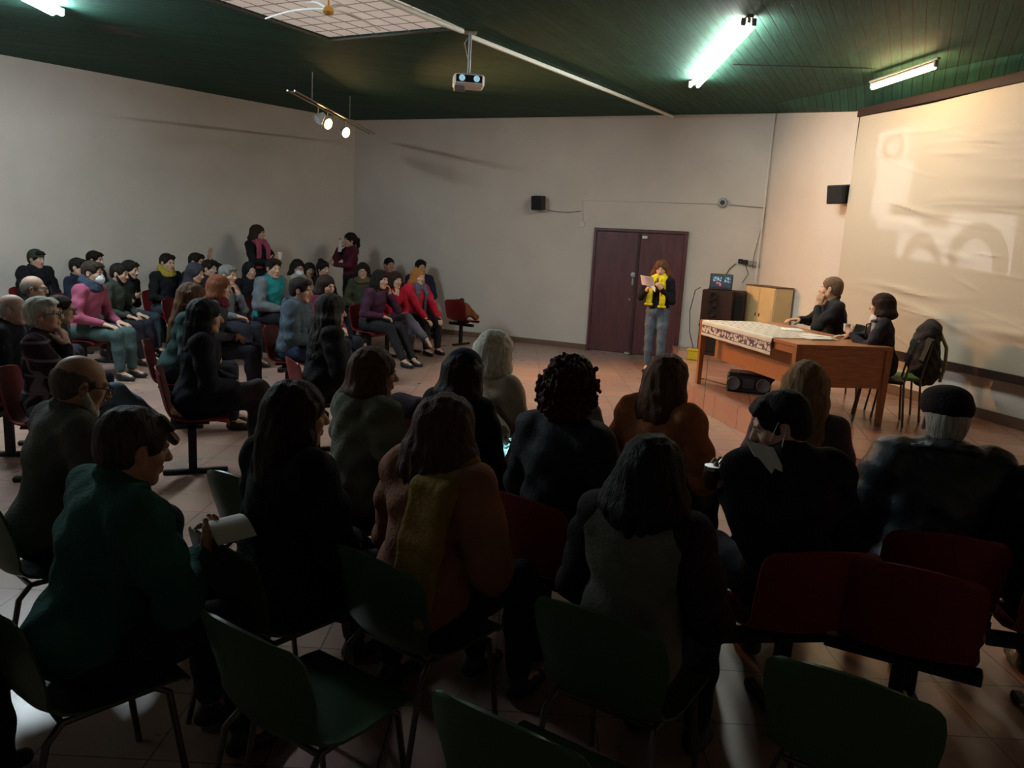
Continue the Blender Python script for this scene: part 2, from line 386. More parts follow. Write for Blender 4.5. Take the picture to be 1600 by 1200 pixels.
# skylight: white net panel in the opening with frame, mesh and brass hub
sky = empty('window_1', (*((q0+q2)/2), H), 0, kind='structure')
off = np.array([*((q0+q2)/2), H]); Q4 = [np.array([*p, H])-off for p in (q0, q1, q2, q3)]
mb = MB(); mb.add([p+[0, 0, .03] for p in Q4]+[p+[0, 0, .05] for p in Q4], [(0, 1, 2, 3), (7, 6, 5, 4), (0, 1, 5, 4), (1, 2, 6, 5), (2, 3, 7, 6), (3, 0, 4, 7)])
SKYM = mat('skylight_sheet', (.78, .72, .68), .7, emit=(1, .88, .78), es=.20); mb.build('skylight_sheet', SKYM, sky)  # weak warm emission added to brighten the sheet, which is no lamp
mb = MB()
for k in range(1, 8):
    a, b = Q4[0]+(Q4[1]-Q4[0])*k/8, Q4[3]+(Q4[2]-Q4[3])*k/8; mb.tube([a+[0, 0, .022], b+[0, 0, .022]], .004, 5)
    a, b = Q4[0]+(Q4[3]-Q4[0])*k/8, Q4[1]+(Q4[2]-Q4[1])*k/8; mb.tube([a+[0, 0, .026], b+[0, 0, .026]], .004, 5)
mb.build('skylight_mesh', mat('net_grey', (.42, .38, .37), .7), sky)
WHITEP = mat('white_pipe', (.75, .77, .73), .45)
mb = MB(); e = (Q4[2]-Q4[1]); mb.tube([Q4[1]+[0, 0, -.03], Q4[1]+e*.3+[0, 0, -.045], Q4[1]+e*.6+[0, 0, -.05], Q4[2]+[0, 0, -.04]], .028, 10); mb.build('skylight_rail', WHITEP, sky)
mb = MB()
for a, b in ((0, 3), (0, 1), (3, 2)): mb.tube([Q4[a]+[0, 0, -.004], Q4[b]+[0, 0, -.004]], .012, 6)
mb.build('skylight_frame', mat('frame_dark', (.10, .09, .08), .6), sky)
hub = at(513, 14, H-.10); hb = empty('brace_hub', hub, 0, 'brass hub with four thin curved white arms under the skylight', 'light fitting')
mb = MB(); mb.lathe([(.001, -.06), (.03, -.055), (.055, -.03), (.05, 0), (.03, .02), (.012, .03), (.012, .10)]); mb.build('hub', mat('brass', (.75, .45, .12), .3, .6, metal=.9), hb)
for px in ((415, 29), (594, 47), (478, 5), (548, 13)):
    e = at(px[0], px[1], H-.02)-hub; mb = MB(); pts = []
    for i in range(9):
        t = i/8; pts.append(e*t+np.array([0, 0, .035*math.sin(PI*t)]))
    r0 = .012 if px[1] > 20 else .024
    mb.tube(pts, r0, 8, r1=.009 if px[1] > 20 else .004); mb.build('arm', WHITEP, hb)
# skirting
def skirt(name, a, b, z0, h, offn=.012):
    a = np.array(a); b = np.array(b); d = (b-a)/np.linalg.norm(b-a); n = np.array([d[1], -d[0]])
    if n@(np.array([0., 5.])-a) < 0: n = -n
    m_ = (a+b)/2+n*offn; mb = MB(); mb.box((m_[0], m_[1], z0+h/2), (np.linalg.norm(b-a), .02, h), math.atan2(d[1], d[0])); mb.build(name, SKIRT, kind='structure')
DL = atw(919, 556)[:2]; DR = atw(1056, 566)[:2]
skirt('baseboard_left', LEND, CORN, 0, .10); skirt('baseboard_back', CORN, DL, 0, .10); skirt('baseboard_right', BND, REND, .25, .11)
skirt('baseboard_stage', DR+np.array([.06, -.03]), BND, 0, .10)
# platform
PZ = .25
pf = [np.array(p) for p in ((2.20, 9.35), (2.86, 6.23), (3.78, 5.57), (5.55, 4.25))]
pf += [REND*.0+ (BND+sd*8.9)+sn*.02, BND+sn*.02+np.array([-.02, -.05]), np.array([2.75, WP0+WM*2.75-.04])]
mb = MB(); n = len(pf); v = [(*p, PZ) for p in pf]+[(*p, .002) for p in pf]
mb.add(v, [tuple(range(n)), tuple(range(n, 2*n))[::-1]]+[(i, (i+1) % n, n+(i+1) % n, n+i) for i in range(n)]); mb.build('trim_platform', STAGEM, kind='structure')
# ---------------- door
dA = atw(934.5, 357); dB = atw(1072, 366); dC = atw(919, 558)
wdir = np.array([1, WM])/math.hypot(1, WM); WAZ = math.atan2(WM, 1); wn = np.array([wdir[1], -wdir[0]]); wn = wn if wn[1] < 0 else -wn
DW = np.linalg.norm((dB-dA)[:2]); DH = (dA[2]+dB[2])/2; dmid = ((dA+dB)/2)[:2]+np.array([0, 0])
dr = empty('door_1', (dmid[0], dmid[1], 0), WAZ, kind='structure')    # local x along the wall, -y into the room
DOORM = mat('door_maroon', (.090, .024, .027), .42, .45, bump=.15, bscale=9, var=.25, vscale=2.5, stretch=(5, 5, 1))
for s_ in (-1, 1):
    mb = MB(); mb.box((s_*DW/4, -.03, DH/2), (DW/2-.012, .05, DH-.06), bev=.006); lf = mb.build('door_leaf', DOORM, dr)
mb = MB()
mb.box((-DW/2-.02, -.03, DH/2), (.05, .07, DH), bev=.004); mb.box((DW/2+.02, -.03, DH/2), (.05, .07, DH), bev=.004); mb.box((0, -.03, DH+.005), (DW+.09, .07, .05), bev=.004)
mb.build('door_frame', DOORM, dr)
mb = MB(); mb.box((.0, -.062, DH/2), (.05, .02, DH-.08), bev=.004); mb.build('astragal', mat('door_dark', (.045, .018, .02), .5), dr)
CHR = mat('chrome', (.6, .62, .62), .25, .5, metal=.9)
mb = MB(); mb.lathe([(.001, 0), (.045, 0), (.045, .012), (.001, .014)], (-.06, -.055, 1.42), 20, M=rotx(PI/2)); mb.box((-.06, -.06, 1.30), (.035, .012, .12), bev=.003); mb.build('door_handle', CHR, dr)
mb = MB(); mb.lathe([(.001, 0), (.022, 0), (.024, .03), (.001, .05)], (-.09, -.055, .98), 14, M=rotx(PI/2)); mb.build('door_knob', CHR, dr)
mb = MB(); mb.box((.10, -.075, DH-.10), (.09, .05, .05), bev=.008); mb.build('door_closer', mat('white_plastic', (.7, .7, .68), .5), dr)
mb = MB(); mb.box((-.04, -.10, .04), (.10, .08, .05), bev=.01); mb.build('door_stop', CHR, dr)
# ---------------- wall fittings
BLK = mat('black_plastic', (.012, .012, .014), .5, .4); GRL = mat('speaker_cloth', (.02, .018, .02), .9, bump=.5, bscale=300)
def wspeaker(p, az, label, w_=.22, h_=.25, d_=.17, tilt=.12):
    r = empty('wall_speaker', p, az, label, 'speaker'); M = rotx(tilt)
    mb = MB(); mb.box((0, -.15, 0), (w_, d_, h_), bev=.012, M=M); mb.build('cabinet', BLK, r)
    mb = MB(); q = M@np.array([0, -d_/2-.004, 0])+np.array([0, -.15, 0]); mb.box(q, (w_*.86, .008, h_*.88), bev=.003, M=M); mb.build('grille', GRL, r)
    mb = MB(); mb.tube([(0, -.01, 0), (0, -.08, 0)], .02); mb.box((0, -.008, 0), (.08, .012, .10), bev=.003); mb.build('bracket', BLK, r)
    return r
p = atw(846, 318); wspeaker((p[0], p[1], p[2]), WAZ, 'small black speaker on the back wall left of the door')
WRZ = math.atan2(sd[1], sd[0]); p = ats(1322, 305, 0)
wspeaker((p[0], p[1], p[2]), WRZ+.35, 'small black speaker beside the left edge of the screen', .26, .25, .22)
CABM = mat('cable_grey', (.30, .27, .24), .6)
def cable(name, pts, r, m, label, cat='cable', kind=None):
    mb = MB(); mb.tube(pts, r, 7); o = mb.build(name, m); tag(o, label, cat); return o
def wpt(x, y, o=.015): q = atw(x, y); return q+np.array([wn[0], wn[1], 0])*o
TRK = mat('trunking', (.62, .58, .52), .6)
cable('cable_trunking', [wpt(911, 346), wpt(911, 313), wpt(1124, 318)], .010, TRK, 'thin pale trunking on back wall above the door', 'trunking')
cable('speaker_cable', [wpt(856, 328), wpt(870, 331), wpt(890, 332), wpt(908, 330)], .006, mat('cable_dark', (.08, .07, .065), .6), 'short dark cable running right from the back wall speaker')
cable('wall_conduit', [wpt(1140, 320), wpt(1197, 325), wpt(1193, 345), wpt(1178, 400), wpt(1176, 420)], .008, CABM, 'cable running right and down from the round junction box')
cable('corner_pipe', [(BND[0]-.03, BND[1]-.05, H-.01), (BND[0]-.03, BND[1]-.05, 2.4), (BND[0]-.04, BND[1]-.05, .3)], .016, TRK, 'thin vertical pipe in the corner between door and screen', 'pipe')
mb = MB(); mb.box(wpt(910, 351, .02), (.09, .035, .09), WAZ, bev=.008); tag(mb.build('switch_box', TRK), 'small pale switch box left above the door', 'switch')
p = wpt(1130, 317, .03); r = empty('junction_box', p, WAZ, 'round grey junction box on wall right above the door', 'junction box')
mb = MB(); mb.lathe([(.001, 0), (.075, 0), (.075, .05), (.065, .06), (.001, .062)], (0, .02, 0), 22, M=rotx(PI/2)); mb.build('body', mat('grey_metal', (.33, .34, .33), .4, metal=.4), r)
mb = MB(); mb.lathe([(.001, 0), (.04, 0), (.036, .012), (.001, .014)], (0, -.045, 0), 18, M=rotx(PI/2)); mb.build('lens', mat('lens_dark', (.05, .06, .06), .15), r)
p = wpt(1170, 409, .02); r = empty('power_sockets', p, WAZ, 'row of dark power sockets on wall above the beige cabinet', 'socket')
for i, (dx, ww) in enumerate(((-.13, .07), (-.05, .08), (.04, .08), (.12, .07))):
    mb = MB(); mb.box((dx, -.015, -.01*i), (ww, .045, .075), bev=.008); mb.build('socket', BLK if i < 2 else mat('socket_grey', (.25, .24, .22), .5), r)
cable('power_cable', [wpt(1150, 412), wpt(1140, 420), wpt(1133, 432)], .006, BLK, 'black lead dropping from the sockets toward the laptop')
cable('power_cable', [wpt(1180, 414), wpt(1190, 420), wpt(1189, 446)], .006, BLK, 'black lead from sockets to the beige cabinet top')
cable('power_cable', [wpt(1165, 414, .03), wpt(1170, 428, .05), wpt(1160, 442, .03)], .006, BLK, 'looped black lead below the wall sockets')
# ceiling conduit
a = at(735, 57, H-.025); b_ = np.array([EN[0]-.02, EN[1]-.05, H-.03])
cable('ceiling_conduit', [a, (a+b_)/2, b_], .026, WHITEP, 'long white conduit crossing the ceiling from projector to wall', 'conduit')
a = at(1145, 101, H-.01); b_ = at(1395, 108, H-.04)
cable('ceiling_cable', [a, (a*.5+b_*.5), b_], .008, BLK, 'thin dark cable between cold tube and warm tube')
# ---------------- fluorescent fittings
def fitting(pa, pb, name, label, col, st, ntube=2, r=.019, sep=.10, drop=.085, real=True):
    pa = np.array(pa); pb = np.array(pb); c = (pa+pb)/2; L_ = np.linalg.norm((pb-pa)[:2]); az = math.atan2(pb[1]-pa[1], pb[0]-pa[0])
    rt = empty(name, c, az, label, 'ceiling light')
    mb = MB(); mb.box((0, 0, -.012), (L_+.06, .07 if ntube > 1 else .045, .024), bev=.005); mb.box((0, 0, -.04), (L_, .03, .05 if ntube > 1 else .02), bev=.004); mb.build('housing', mat('fitting_white', (.28, .28, .26), .6), rt)
    em = mat('tube_glow_'+name+str(st), (.9, .9, .9), .4, emit=col, es=st)
    for k in range(ntube):
        y = (k-(ntube-1)/2)*sep if ntube > 1 else 0; mb = MB(); mb.tube([(-L_/2+.03, y, -drop), (L_/2-.03, y, -drop)], r, 12); t_ = mb.build('tube', em, rt)
        for x in (-1, 1):
            mb = MB(); mb.box((x*(L_/2-.015), y, -.055), (.03, .045, .07), bev=.006); mb.build('end_cap', mat('fitting_white', (.28, .28, .26), .6), t_)
    return rt
c0 = at(1084, 136, H-.09); c1 = at(1170, 40, H-.09); fitting(c0+[0, 0, .09], c1+[0, 0, .09], 'fluorescent_light', 'long cold white twin tube light on the green ceiling', COLD, P_COLD)
c0 = at(92, 24, H-.09); c1 = c0+np.array([.07, -2.7, 0]); fitting(c0+[0, 0, .09], c1+[0, 0, .09], 'fluorescent_light', 'cold white tube light in the upper left corner', COLDB, P_LEFT)
e0 = np.array([-5.1, 3.9, H]); fitting(e0, e0+[.05, -2.4, 0], 'fluorescent_light', 'cold white tube light above the left side seats, outside the picture', COLD, P_NEAR)
w0 = at(1361, 137, 3.90); w1 = at(1463, 103, 3.90); fitting(w0+[0, 0, .08], w1+[0, 0, .08], 'fluorescent_light', 'warm yellow tube light on ceiling near the screen', (1, .66, .30), P_WARM, 1, .024)
# ---------------- spot track
rod = []
for g_, b_ in (((488, 112), (488, 162)), ((547, 150), (547, 188))):
    g = at(g_[0], g_[1], H); d = ray(b_); z_ = CH+d[2]*(g[1]/d[1]); rod.append((g, z_))
tz = (rod[0][1]+rod[1][1])/2; r0_, r1_ = rod[0][0].copy(), rod[1][0].copy(); r0_[2] = r1_[2] = tz
ta = r0_-(r1_-r0_)*.45; tb = r1_+(r1_-r0_)*.75
rt = empty('spotlight_track', (ta+tb)/2, 0, 'hanging track with lit spotlights before the room corner', 'spotlight'); oc = (ta+tb)/2
BRS = mat('track_metal', (.45, .36, .26), .35, metal=.7)
dd_ = (tb-ta)/np.linalg.norm(tb-ta); sdv = np.cross(dd_, [0, 0, 1])
mb = MB(); mb.tube([ta-oc+sdv*.05, tb-oc+sdv*.05], .012, 8); mb.tube([ta-oc-sdv*.05, tb-oc-sdv*.05], .012, 8)
for t in (.02, .3, .6, .97): mb.tube([ta-oc+(tb-ta)*t+sdv*.05, ta-oc+(tb-ta)*t-sdv*.05], .009, 6)
mb.build('rail', BRS, rt)
for g, z_ in rod:
    mb = MB(); q = g.copy(); q[2] = tz; mb.tube([g-oc, q-oc], .006, 6); mb.build('hanging_rod', CABM, rt)
TGT = np.array([3.6, 8.6, 1.1]); SPOTS = []
for i, px in enumerate(((497, 192, 0), (512, 204, 1), (540, 212, 1))):
    best = 1e9
    for q_ in np.linspace(0, 1, 200):
        c_ = ta+(tb-ta)*q_+np.array([0, 0, -.2]); v_ = c_-CAM; xx = 800+FPX*(v_@R_)/(v_@F_)
        if abs(xx-px[0]) < best: best = abs(xx-px[0]); g = c_
    on = g+np.array([0, 0, .2])
    # aim: the unlit lamp points down at the left, the lit ones at the stage
    aim = (TGT-g) if px[2] else np.array([-.6, -.5, -.8]); aim = aim/np.linalg.norm(aim); B = basis(np.cross(aim, [0, 0, 1]), aim); M = np.array([np.cross(aim, [0, 0, 1]), np.zeros(3), aim]).T
    sx = np.cross(aim, [0, 0, 1]); sx /= np.linalg.norm(sx); M = np.array([sx, np.cross(aim, sx), aim]).T
    mb = MB(); mb.lathe([(.001, -.13), (.035, -.125), (.05, -.08), (.075, -.01), (.085, .02), (.078, .02), (.068, -.01)], g-oc, 20, M=M); hd = mb.build('spot_head', mat('spot_shell', (.55, .53, .5), .4, metal=.3), rt)
    mb = MB(); mb.tube([on-oc, on-oc+(g-on)*.6, g-oc-aim*.09], .011, 8); mb.build('arm', BRS, hd)
    mb = MB(); mb.lathe([(.001, .018), (.05, .014), (.07, .004), (.07, -.006), (.001, -.006)], g-oc, 20, M=M)
    if px[2]:
        mb.build('bulb', mat('spot_glow', (1, .9, .7), .4, emit=(1, .62, .25), es=60), hd)
        ld = bpy.data.lights.new('spot_lamp', 'SPOT'); ld.energy = P_SPOT; ld.color = WARM; ld.spot_size = math.radians(78); ld.spot_blend = .7; ld.shadow_soft_size = .05
        lo_ = bpy.data.objects.new('spot_lamp', ld); C.objects.link(lo_); ps = g+aim*.05; lo_.location = ps; lo_.rotation_euler = Vector(aim).to_track_quat('-Z', 'Y').to_euler(); SPOTS.append(lo_)
        lo_.parent = rt; lo_.location = ps-oc
    else: mb.build('bulb', mat('bulb_off', (.6, .6, .58), .2), hd)
# ---------------- projector
pm = at(738, 50, H); pt = pm.copy(); scr_c = ats(1530, 330, .1)
zp = 0
d = ray((729, 128)); t = pm[1]/d[1]; pz = CH+t*d[2]; pc = np.array([pm[0]-.02, pm[1], pz])
aim = scr_c-pc; paz = math.atan2(-aim[0], aim[1])-math.radians(28)
pr = empty('projector', pc, paz+PI*0, 'white projector hanging from the ceiling on a grey pole', 'projector')
# lens side turned as the photo shows it: towards the camera and the screen
PW = mat('projector_white', (.60, .56, .52), .45)
pr.rotation_euler = (0, 0, math.radians(-172))
mb = MB(); mb.box((0, 0, 0), (.34, .26, .13), bev=.022); mb.build('case', PW, pr)
mb = MB(); mb.box((0, .128, .012), (.29, .012, .075), bev=.004); fr = mb.build('front_panel', BLK, pr)
for x in (-.08, .08):
    mb = MB(); mb.lathe([(.001, 0), (.030, 0), (.034, .016), (.026, .018), (.02, .008), (.001, .012)], (x, .132, .012), 18, M=rotx(-PI/2)); mb.build('lens', mat('lens_glass', (.25, .5, .6), .08, .8, emit=(.5, .85, 1), es=.35), fr)
mb = MB(); mb.box((.10, .05, -.085), (.12, .14, .045), bev=.006); mb.build('cable_box', mat('grey_plastic', (.16, .15, .15), .5), pr)
mb = MB(); hp = H-pz; mb.tube([(0, 0, .06), (0, 0, hp)], .019, 10); mb.box((0, 0, .075), (.16, .12, .015), bev=.003); mb.tube([(.02, 0, hp-.06), (.06, 0, hp-.12), (.015, 0, hp-.28)], .007, 6)
mb.box((0, 0, hp-.008), (.14, .14, .014), bev=.003); mb.build('ceiling_pole', mat('pole_grey', (.32, .33, .33), .4, metal=.3), pr)
# ---------------- screen
Pt = ats(1345, 180, .09); Pb = ats(1313, 440, .09)
az_ = math.atan2(sd[1], sd[0]); Z1, Z0 = 3.74, .80; SL = 4.6
srt = empty('projection_screen', (Pt[0], Pt[1], Z0), az_, 'large wrinkled white projection cloth hanging on the right wall', 'screen')
nx, nz = 150, 170; P = []
r = random.Random(4); wr = [(r.uniform(1, 5), r.uniform(.2, 2.6), r.uniform(.2, .9), r.uniform(-.18, .18), r.uniform(.035, .075), r.uniform(.5, 1)) for _ in range(30)]+[(r.uniform(.8, 5), r.uniform(.1, 2.7), r.uniform(.15, .6), r.uniform(-.22, .12), r.uniform(.010, .022), r.uniform(.25, .45)) for _ in range(46)]
for i in range(nx+1):
    row = []
    for k in range(nz+1):
        x = SL*i/nx; z = (Z1-Z0)*k/nz; y = -.03*math.sin(PI*k/nz)*(1-.2*math.sin(x*1.3))
        for (cx, cz, ln, sl, wd, am) in wr:
            u = (x-cx); vv_ = z-cz-sl*u+.08*math.sin(u*2.1); a = math.exp(-(u/ln)**2)*math.exp(-(vv_/wd)**2)
            y -= (.026 if wd > .03 else .034)*am*a
        sag = .02*math.sin(x*1.4)**2*(k/nz)
        row.append((x, y, z-sag))
    P.append(row)
mb = MB(); mb.slab(np.array(P), .004); SCRM = mat('screen_cloth', (.50, .43, .34), .85, .1, bump=.1, bscale=200); mb.build('cloth', SCRM, srt)
DB = mat('batten_dark', (.024, .010, .008), .7)
mb = MB(); mb.box((SL/2, .0, Z1-Z0+.052), (SL+.06, .07, .105), bev=.004); mb.build('top_batten', DB, srt)
mb = MB(); mb.box((SL/2, .0, -.04), (SL+.06, .05, .09), bev=.004); mb.build('bottom_batten', DB, srt)
mb = MB(); mb.box((-.012, .01, (Z1-Z0)/2), (.024, .03, Z1-Z0), bev=.002); mb.build('side_edge', BLK, srt)
# projector beam: a lamp in the projector with the slide as its gobo
ld = bpy.data.lights.new('projector_lamp', 'SPOT'); ld.energy = P_PROJ; ld.color = (.75, .82, 1); ld.spot_size = math.radians(46); ld.spot_blend = .02; ld.shadow_soft_size = .004
pl = bpy.data.objects.new('projector_lamp', ld); C.objects.link(pl)
pp = pc+np.array([.24, .03, -.03]); aimv = Vector(ats(1500, 330, .1)-pp); pl.location = pp; qt = aimv.to_track_quat('-Z', 'Y'); pl.rotation_euler = qt.to_euler()
ld.use_nodes = True; nt = ld.node_tree; em = nt.nodes['Emission']; N = nt.nodes.new; Lk = nt.links.new
tc = N('ShaderNodeTexCoord'); sp = N('ShaderNodeSeparateXYZ'); Lk(tc.outputs['Normal'], sp.inputs[0])
def mth(op, a, b=None):
    n_ = N('ShaderNodeMath'); n_.operation = op
    for i_, q_ in enumerate((a, b)):
        if q_ is None: continue
        if isinstance(q_, (int, float)): n_.inputs[i_].default_value = q_
        else: Lk(q_, n_.inputs[i_])
    return n_.outputs[0]
uu = mth('DIVIDE', sp.outputs[0], mth('ABSOLUTE', sp.outputs[2])); vv2 = mth('DIVIDE', sp.outputs[1], mth('ABSOLUTE', sp.outputs[2]))
Mi = np.array(qt.to_matrix()).T
def uvp(x, y): q_ = Mi@(ats(x, y, .1)-pp); return q_[0]/-q_[2], q_[1]/-q_[2]
def boxm(x0, y0, x1, y1):
    a_ = uvp(x0, y0); b2 = uvp(x1, y1); c_ = ((a_[0]+b2[0])/2, (a_[1]+b2[1])/2); h_ = (abs(a_[0]-b2[0])/2, abs(a_[1]-b2[1])/2)
    return mth('MULTIPLY', mth('LESS_THAN', mth('ABSOLUTE', mth('SUBTRACT', uu, c_[0])), h_[0]), mth('LESS_THAN', mth('ABSOLUTE', mth('SUBTRACT', vv2, c_[1])), h_[1]))
def ellm(x0, y0, x1, y1):
    a_ = uvp(x0, y0); b2 = uvp(x1, y1); c_ = ((a_[0]+b2[0])/2, (a_[1]+b2[1])/2); h_ = (abs(a_[0]-b2[0])/2, abs(a_[1]-b2[1])/2)
    q1_ = mth('POWER', mth('DIVIDE', mth('SUBTRACT', uu, c_[0]), h_[0]), 2.); q2_ = mth('POWER', mth('DIVIDE', mth('SUBTRACT', vv2, c_[1]), h_[1]), 2.)
    return mth('LESS_THAN', mth('ADD', q1_, q2_), 1.)
sub = lambda a, b: mth('MAXIMUM', mth('SUBTRACT', a, b), 0.)
pics = [sub(boxm(1375, 205, 1417, 250), sub(ellm(1382, 212, 1410, 252), ellm(1388, 218, 1404, 240))),
        sub(boxm(1375, 252, 1392, 340), 0.), boxm(1400, 252, 1420, 318), boxm(1375, 335, 1440, 365),
        sub(boxm(1408, 352, 1476, 455), sub(ellm(1416, 362, 1464, 470), ellm(1424, 386, 1456, 452))),
        sub(boxm(1488, 332, 1578, 455), sub(ellm(1494, 345, 1570, 480), ellm(1504, 372, 1548, 455))),
        mth('MULTIPLY', boxm(1420, 190, 1500, 240), .35), mth('MULTIPLY', boxm(1500, 170, 1640, 250), .2)]
tot = None
for q_ in pics: tot = q_ if tot is None else mth('MAXIMUM', tot, q_)
tot = mth('MULTIPLY', tot, boxm(1368, 150, 1800, 470))
Lk(mth('ADD', mth('MULTIPLY', tot, 1.0), mth('MULTIPLY', boxm(1368, 150, 1800, 475), .12)), em.inputs['Strength'])
# ---------------- seats
GRN = mat('green_shell', (.048, .098, .040), .42, .35, bump=.05, bscale=90); RED = mat('red_shell', (.17, .014, .016), .42, .35); LEGM = mat('leg_metal', (.10, .09, .085), .35, metal=.6); BEAM = mat('beam_black', (.010, .010, .011), .5)
def shell_grid(wd, prof, cup, n=17, taper=None):
    P = []
    for i, (y, z, wf, cb) in enumerate(prof):
        row = []
        for k in range(n):
            u = -1+2*k/(n-1); x = u*wd/2*wf
            row.append((x, y+cb[0]*u*u, z+cb[1]*u*u))
        P.append(row)
    return np.array(P)
_proto = {}
def green_chair(loc, az, who=None, label=None):
    label = label or ('green plastic chair under the %s' % who_of(who))
    if 'g' in _proto: return copytree(_proto['g'], loc, az, label)
    r = empty('plastic_chair', loc, az, label, 'chair', 'green plastic stacking chairs'); _proto['g'] = r
    seatp = [(.245, .405, .80, (0, 0)), (.24, .43, .93, (0, .0)), (.22, .447, .98, (0, 0)), (.16, .447, 1, (0, .006)), (.08, .440, 1, (0, .012)), (0, .434, 1, (0, .016)), (-.08, .432, .98, (.004, .022)), (-.14, .440, .95, (.012, .03)), (-.175, .460, .92, (.02, .03))]
    backp = [(-.175, .462, .92, (.02, .03)), (-.198, .495, .90, (.035, .014)), (-.214, .54, .91, (.05, .0)), (-.228, .60, .96, (.055, -.006)), (-.244, .67, 1.0, (.055, -.014)), (-.258, .735, 1.0, (.052, -.022)), (-.268, .785, .97, (.05, -.03)), (-.274, .808, .90, (.048, -.034)), (-.278, .818, .80, (.046, -.036))]
    mb = MB(); mb.slab(shell_grid(.44, seatp, 0), .009); s_ = mb.build('seat', GRN, r)
    mb = MB(); mb.slab(shell_grid(.45, backp, 0), .009); mb.build('backrest', GRN, r)
    for x in (-1, 1):
        mb = MB(); mb.tube([(x*.17, .14, .425), (x*.185, .18, .40), (x*.205, .235, .0)], .011, 8); mb.build('leg', LEGM, r)
        mb = MB(); mb.tube([(x*.17, -.12, .425), (x*.185, -.17, .38), (x*.20, -.25, .0)], .011, 8); mb.build('leg', LEGM, r)
    mb = MB()
    for x in (-1, 1): mb.tube([(x*.17, .14, .423), (x*.17, -.12, .423)], .011, 8)
    mb.tube([(-.17, -.12, .42), (.17, -.12, .42)], .010, 8); mb.tube([(-.17, .12, .42), (.17, .12, .42)], .010, 8); mb.build('frame', LEGM, r)
    return r
def who_of(w_): return w_
def red_seat(loc, az, who=None, label=None):
    label = label or ('red plastic seat under the %s' % who_of(who))
    if 'r' in _proto: return copytree(_proto['r'], loc, az, label)
    r = empty('linked_seat', loc, az, label, 'seat', 'red plastic seats linked on black beams'); _proto['r'] = r
    seatp = [(.235, .40, .84, (0, 0)), (.235, .425, .93, (0, 0)), (.215, .443, .98, (0, 0)), (.15, .447, 1, (0, .01)), (.07, .440, 1, (0, .018)), (0, .434, 1, (0, .022)), (-.08, .434, 1, (.004, .026)), (-.14, .444, .98, (.01, .03)), (-.175, .466, .97, (.02, .03))]
    backp = [(-.175, .468, .97, (.02, .03)), (-.196, .51, .97, (.03, .014)), (-.21, .56, .99, (.035, 0)), (-.226, .63, 1.0, (.036, 0)), (-.24, .70, 1.0, (.036, -.004)), (-.25, .76, 1, (.036, -.01)), (-.256, .795, .965, (.036, -.016)), (-.26, .815, .90, (.036, -.02)), (-.262, .824, .80, (.036, -.022))]
    mb = MB(); mb.slab(shell_grid(.465, seatp, 0), .010); mb.build('seat', RED, r)
    mb = MB(); mb.slab(shell_grid(.465, backp, 0), .010); mb.build('backrest', RED, r)
    mb = MB(); mb.box((0, -.02, .375), (.54, .06, .05), bev=.004); mb.box((0, -.02, .41), (.20, .24, .018), bev=.004); mb.build('beam', BEAM, r)
    mb = MB(); mb.box((0, -.02, .19), (.05, .06, .34), bev=.004); mb.box((0, -.0, .018), (.05, .46, .036), bev=.008); mb.build('pedestal', BEAM, r)
    return r
def seat_at(kind, px0, px1, z, label, face=None, back=.262, floor=0):
    """an empty seat placed by the two upper corners of its backrest"""
    a, b = at(*px0, z+floor), at(*px1, z+floor); m_ = (a+b)/2; d = (b-a)[:2]
    az = math.atan2(d[1], d[0]) if face is None else face
    f = np.array([-math.sin(az), math.cos(az)]); p = m_[:2]+f*back
    return (red_seat if kind == 'red' else green_chair)((p[0], p[1], floor), az, None, label)
#@@PEOPLE
EYE = mat('eye_dark', (.02, .015, .012), .15, .6); EYEW = mat('eye_white', (.6, .57, .54), .3)
def head_sdf(g, bulk=1.0):
    h = SDF()
    h.ell((0, -.016, .035), (.075, .094, .080), k=.01)
    h.ell((0, .028, -.025), (.060, .062, .083), k=.02)
    for x in (-1, 1):
        h.cap((x*.052*bulk, -.01, -.045), (x*.020, .058, -.094), .019, .017, k=.03)
        h.ell((x*.040, .056, -.022), (.020, .022, .022), k=.02)
        h.ell((x*.079, -.008, -.008), (.009, .019, .031), rotx(.15), k=.006)
        h.ell((x*.086, -.006, -.004), (.006, .009, .016), k=.003, op='-')
    h.ell((0, .066, -.098), (.022, .018, .018), k=.018)
    h.cap((-.036, .078, .022), (.036, .078, .022), .011 if g == 'm' else .009, k=.015)
    for x in (-1, 1):
        h.ell((x*.031, .101, .004), (.017, .016, .011), k=.012, op='-')
        h.ell((x*.031, .077, .003), (.0125, .0125, .0125), k=.003)
    h.cap((0, .086, .012), (0, .108, -.026), .0085, .0135, k=.014)
    for x in (-1, 1): h.ell((x*.011, .099, -.030), (.009, .010, .008), k=.006)
    h.cap((-.017, .087, -.055), (.017, .087, -.055), .0062, k=.008)
    h.cap((-.015, .086, -.067), (.015, .086, -.067), .0070, k=.006)
    h.ell((0, .100, -.061), (.020, .006, .0022), k=.003, op='-')
    return h
def head_mesh(g, vox, neck_pts, neck_r, bulk=1.):
    h = head_sdf(g, bulk); h.chain(neck_pts, neck_r, k=.03)
    V, Q = h.mesh(vox)
    c = V[Q].mean(1); mi = np.zeros(len(Q), int)
    for x in (-1, 1):
        e = np.linalg.norm(c-np.array([x*.031, .0865, .003]), axis=1)
        mi[np.linalg.norm(c-np.array([x*.031, .077, .003]), axis=1) < .0145] = 3
        mi[e < max(.0075, vox)] = 2
    if vox < .008: mi[(abs(c[:, 0]) < .021) & (c[:, 1] > .084) & (abs(c[:, 2]+.061) < .0115)] = 1
    return V, Q, mi
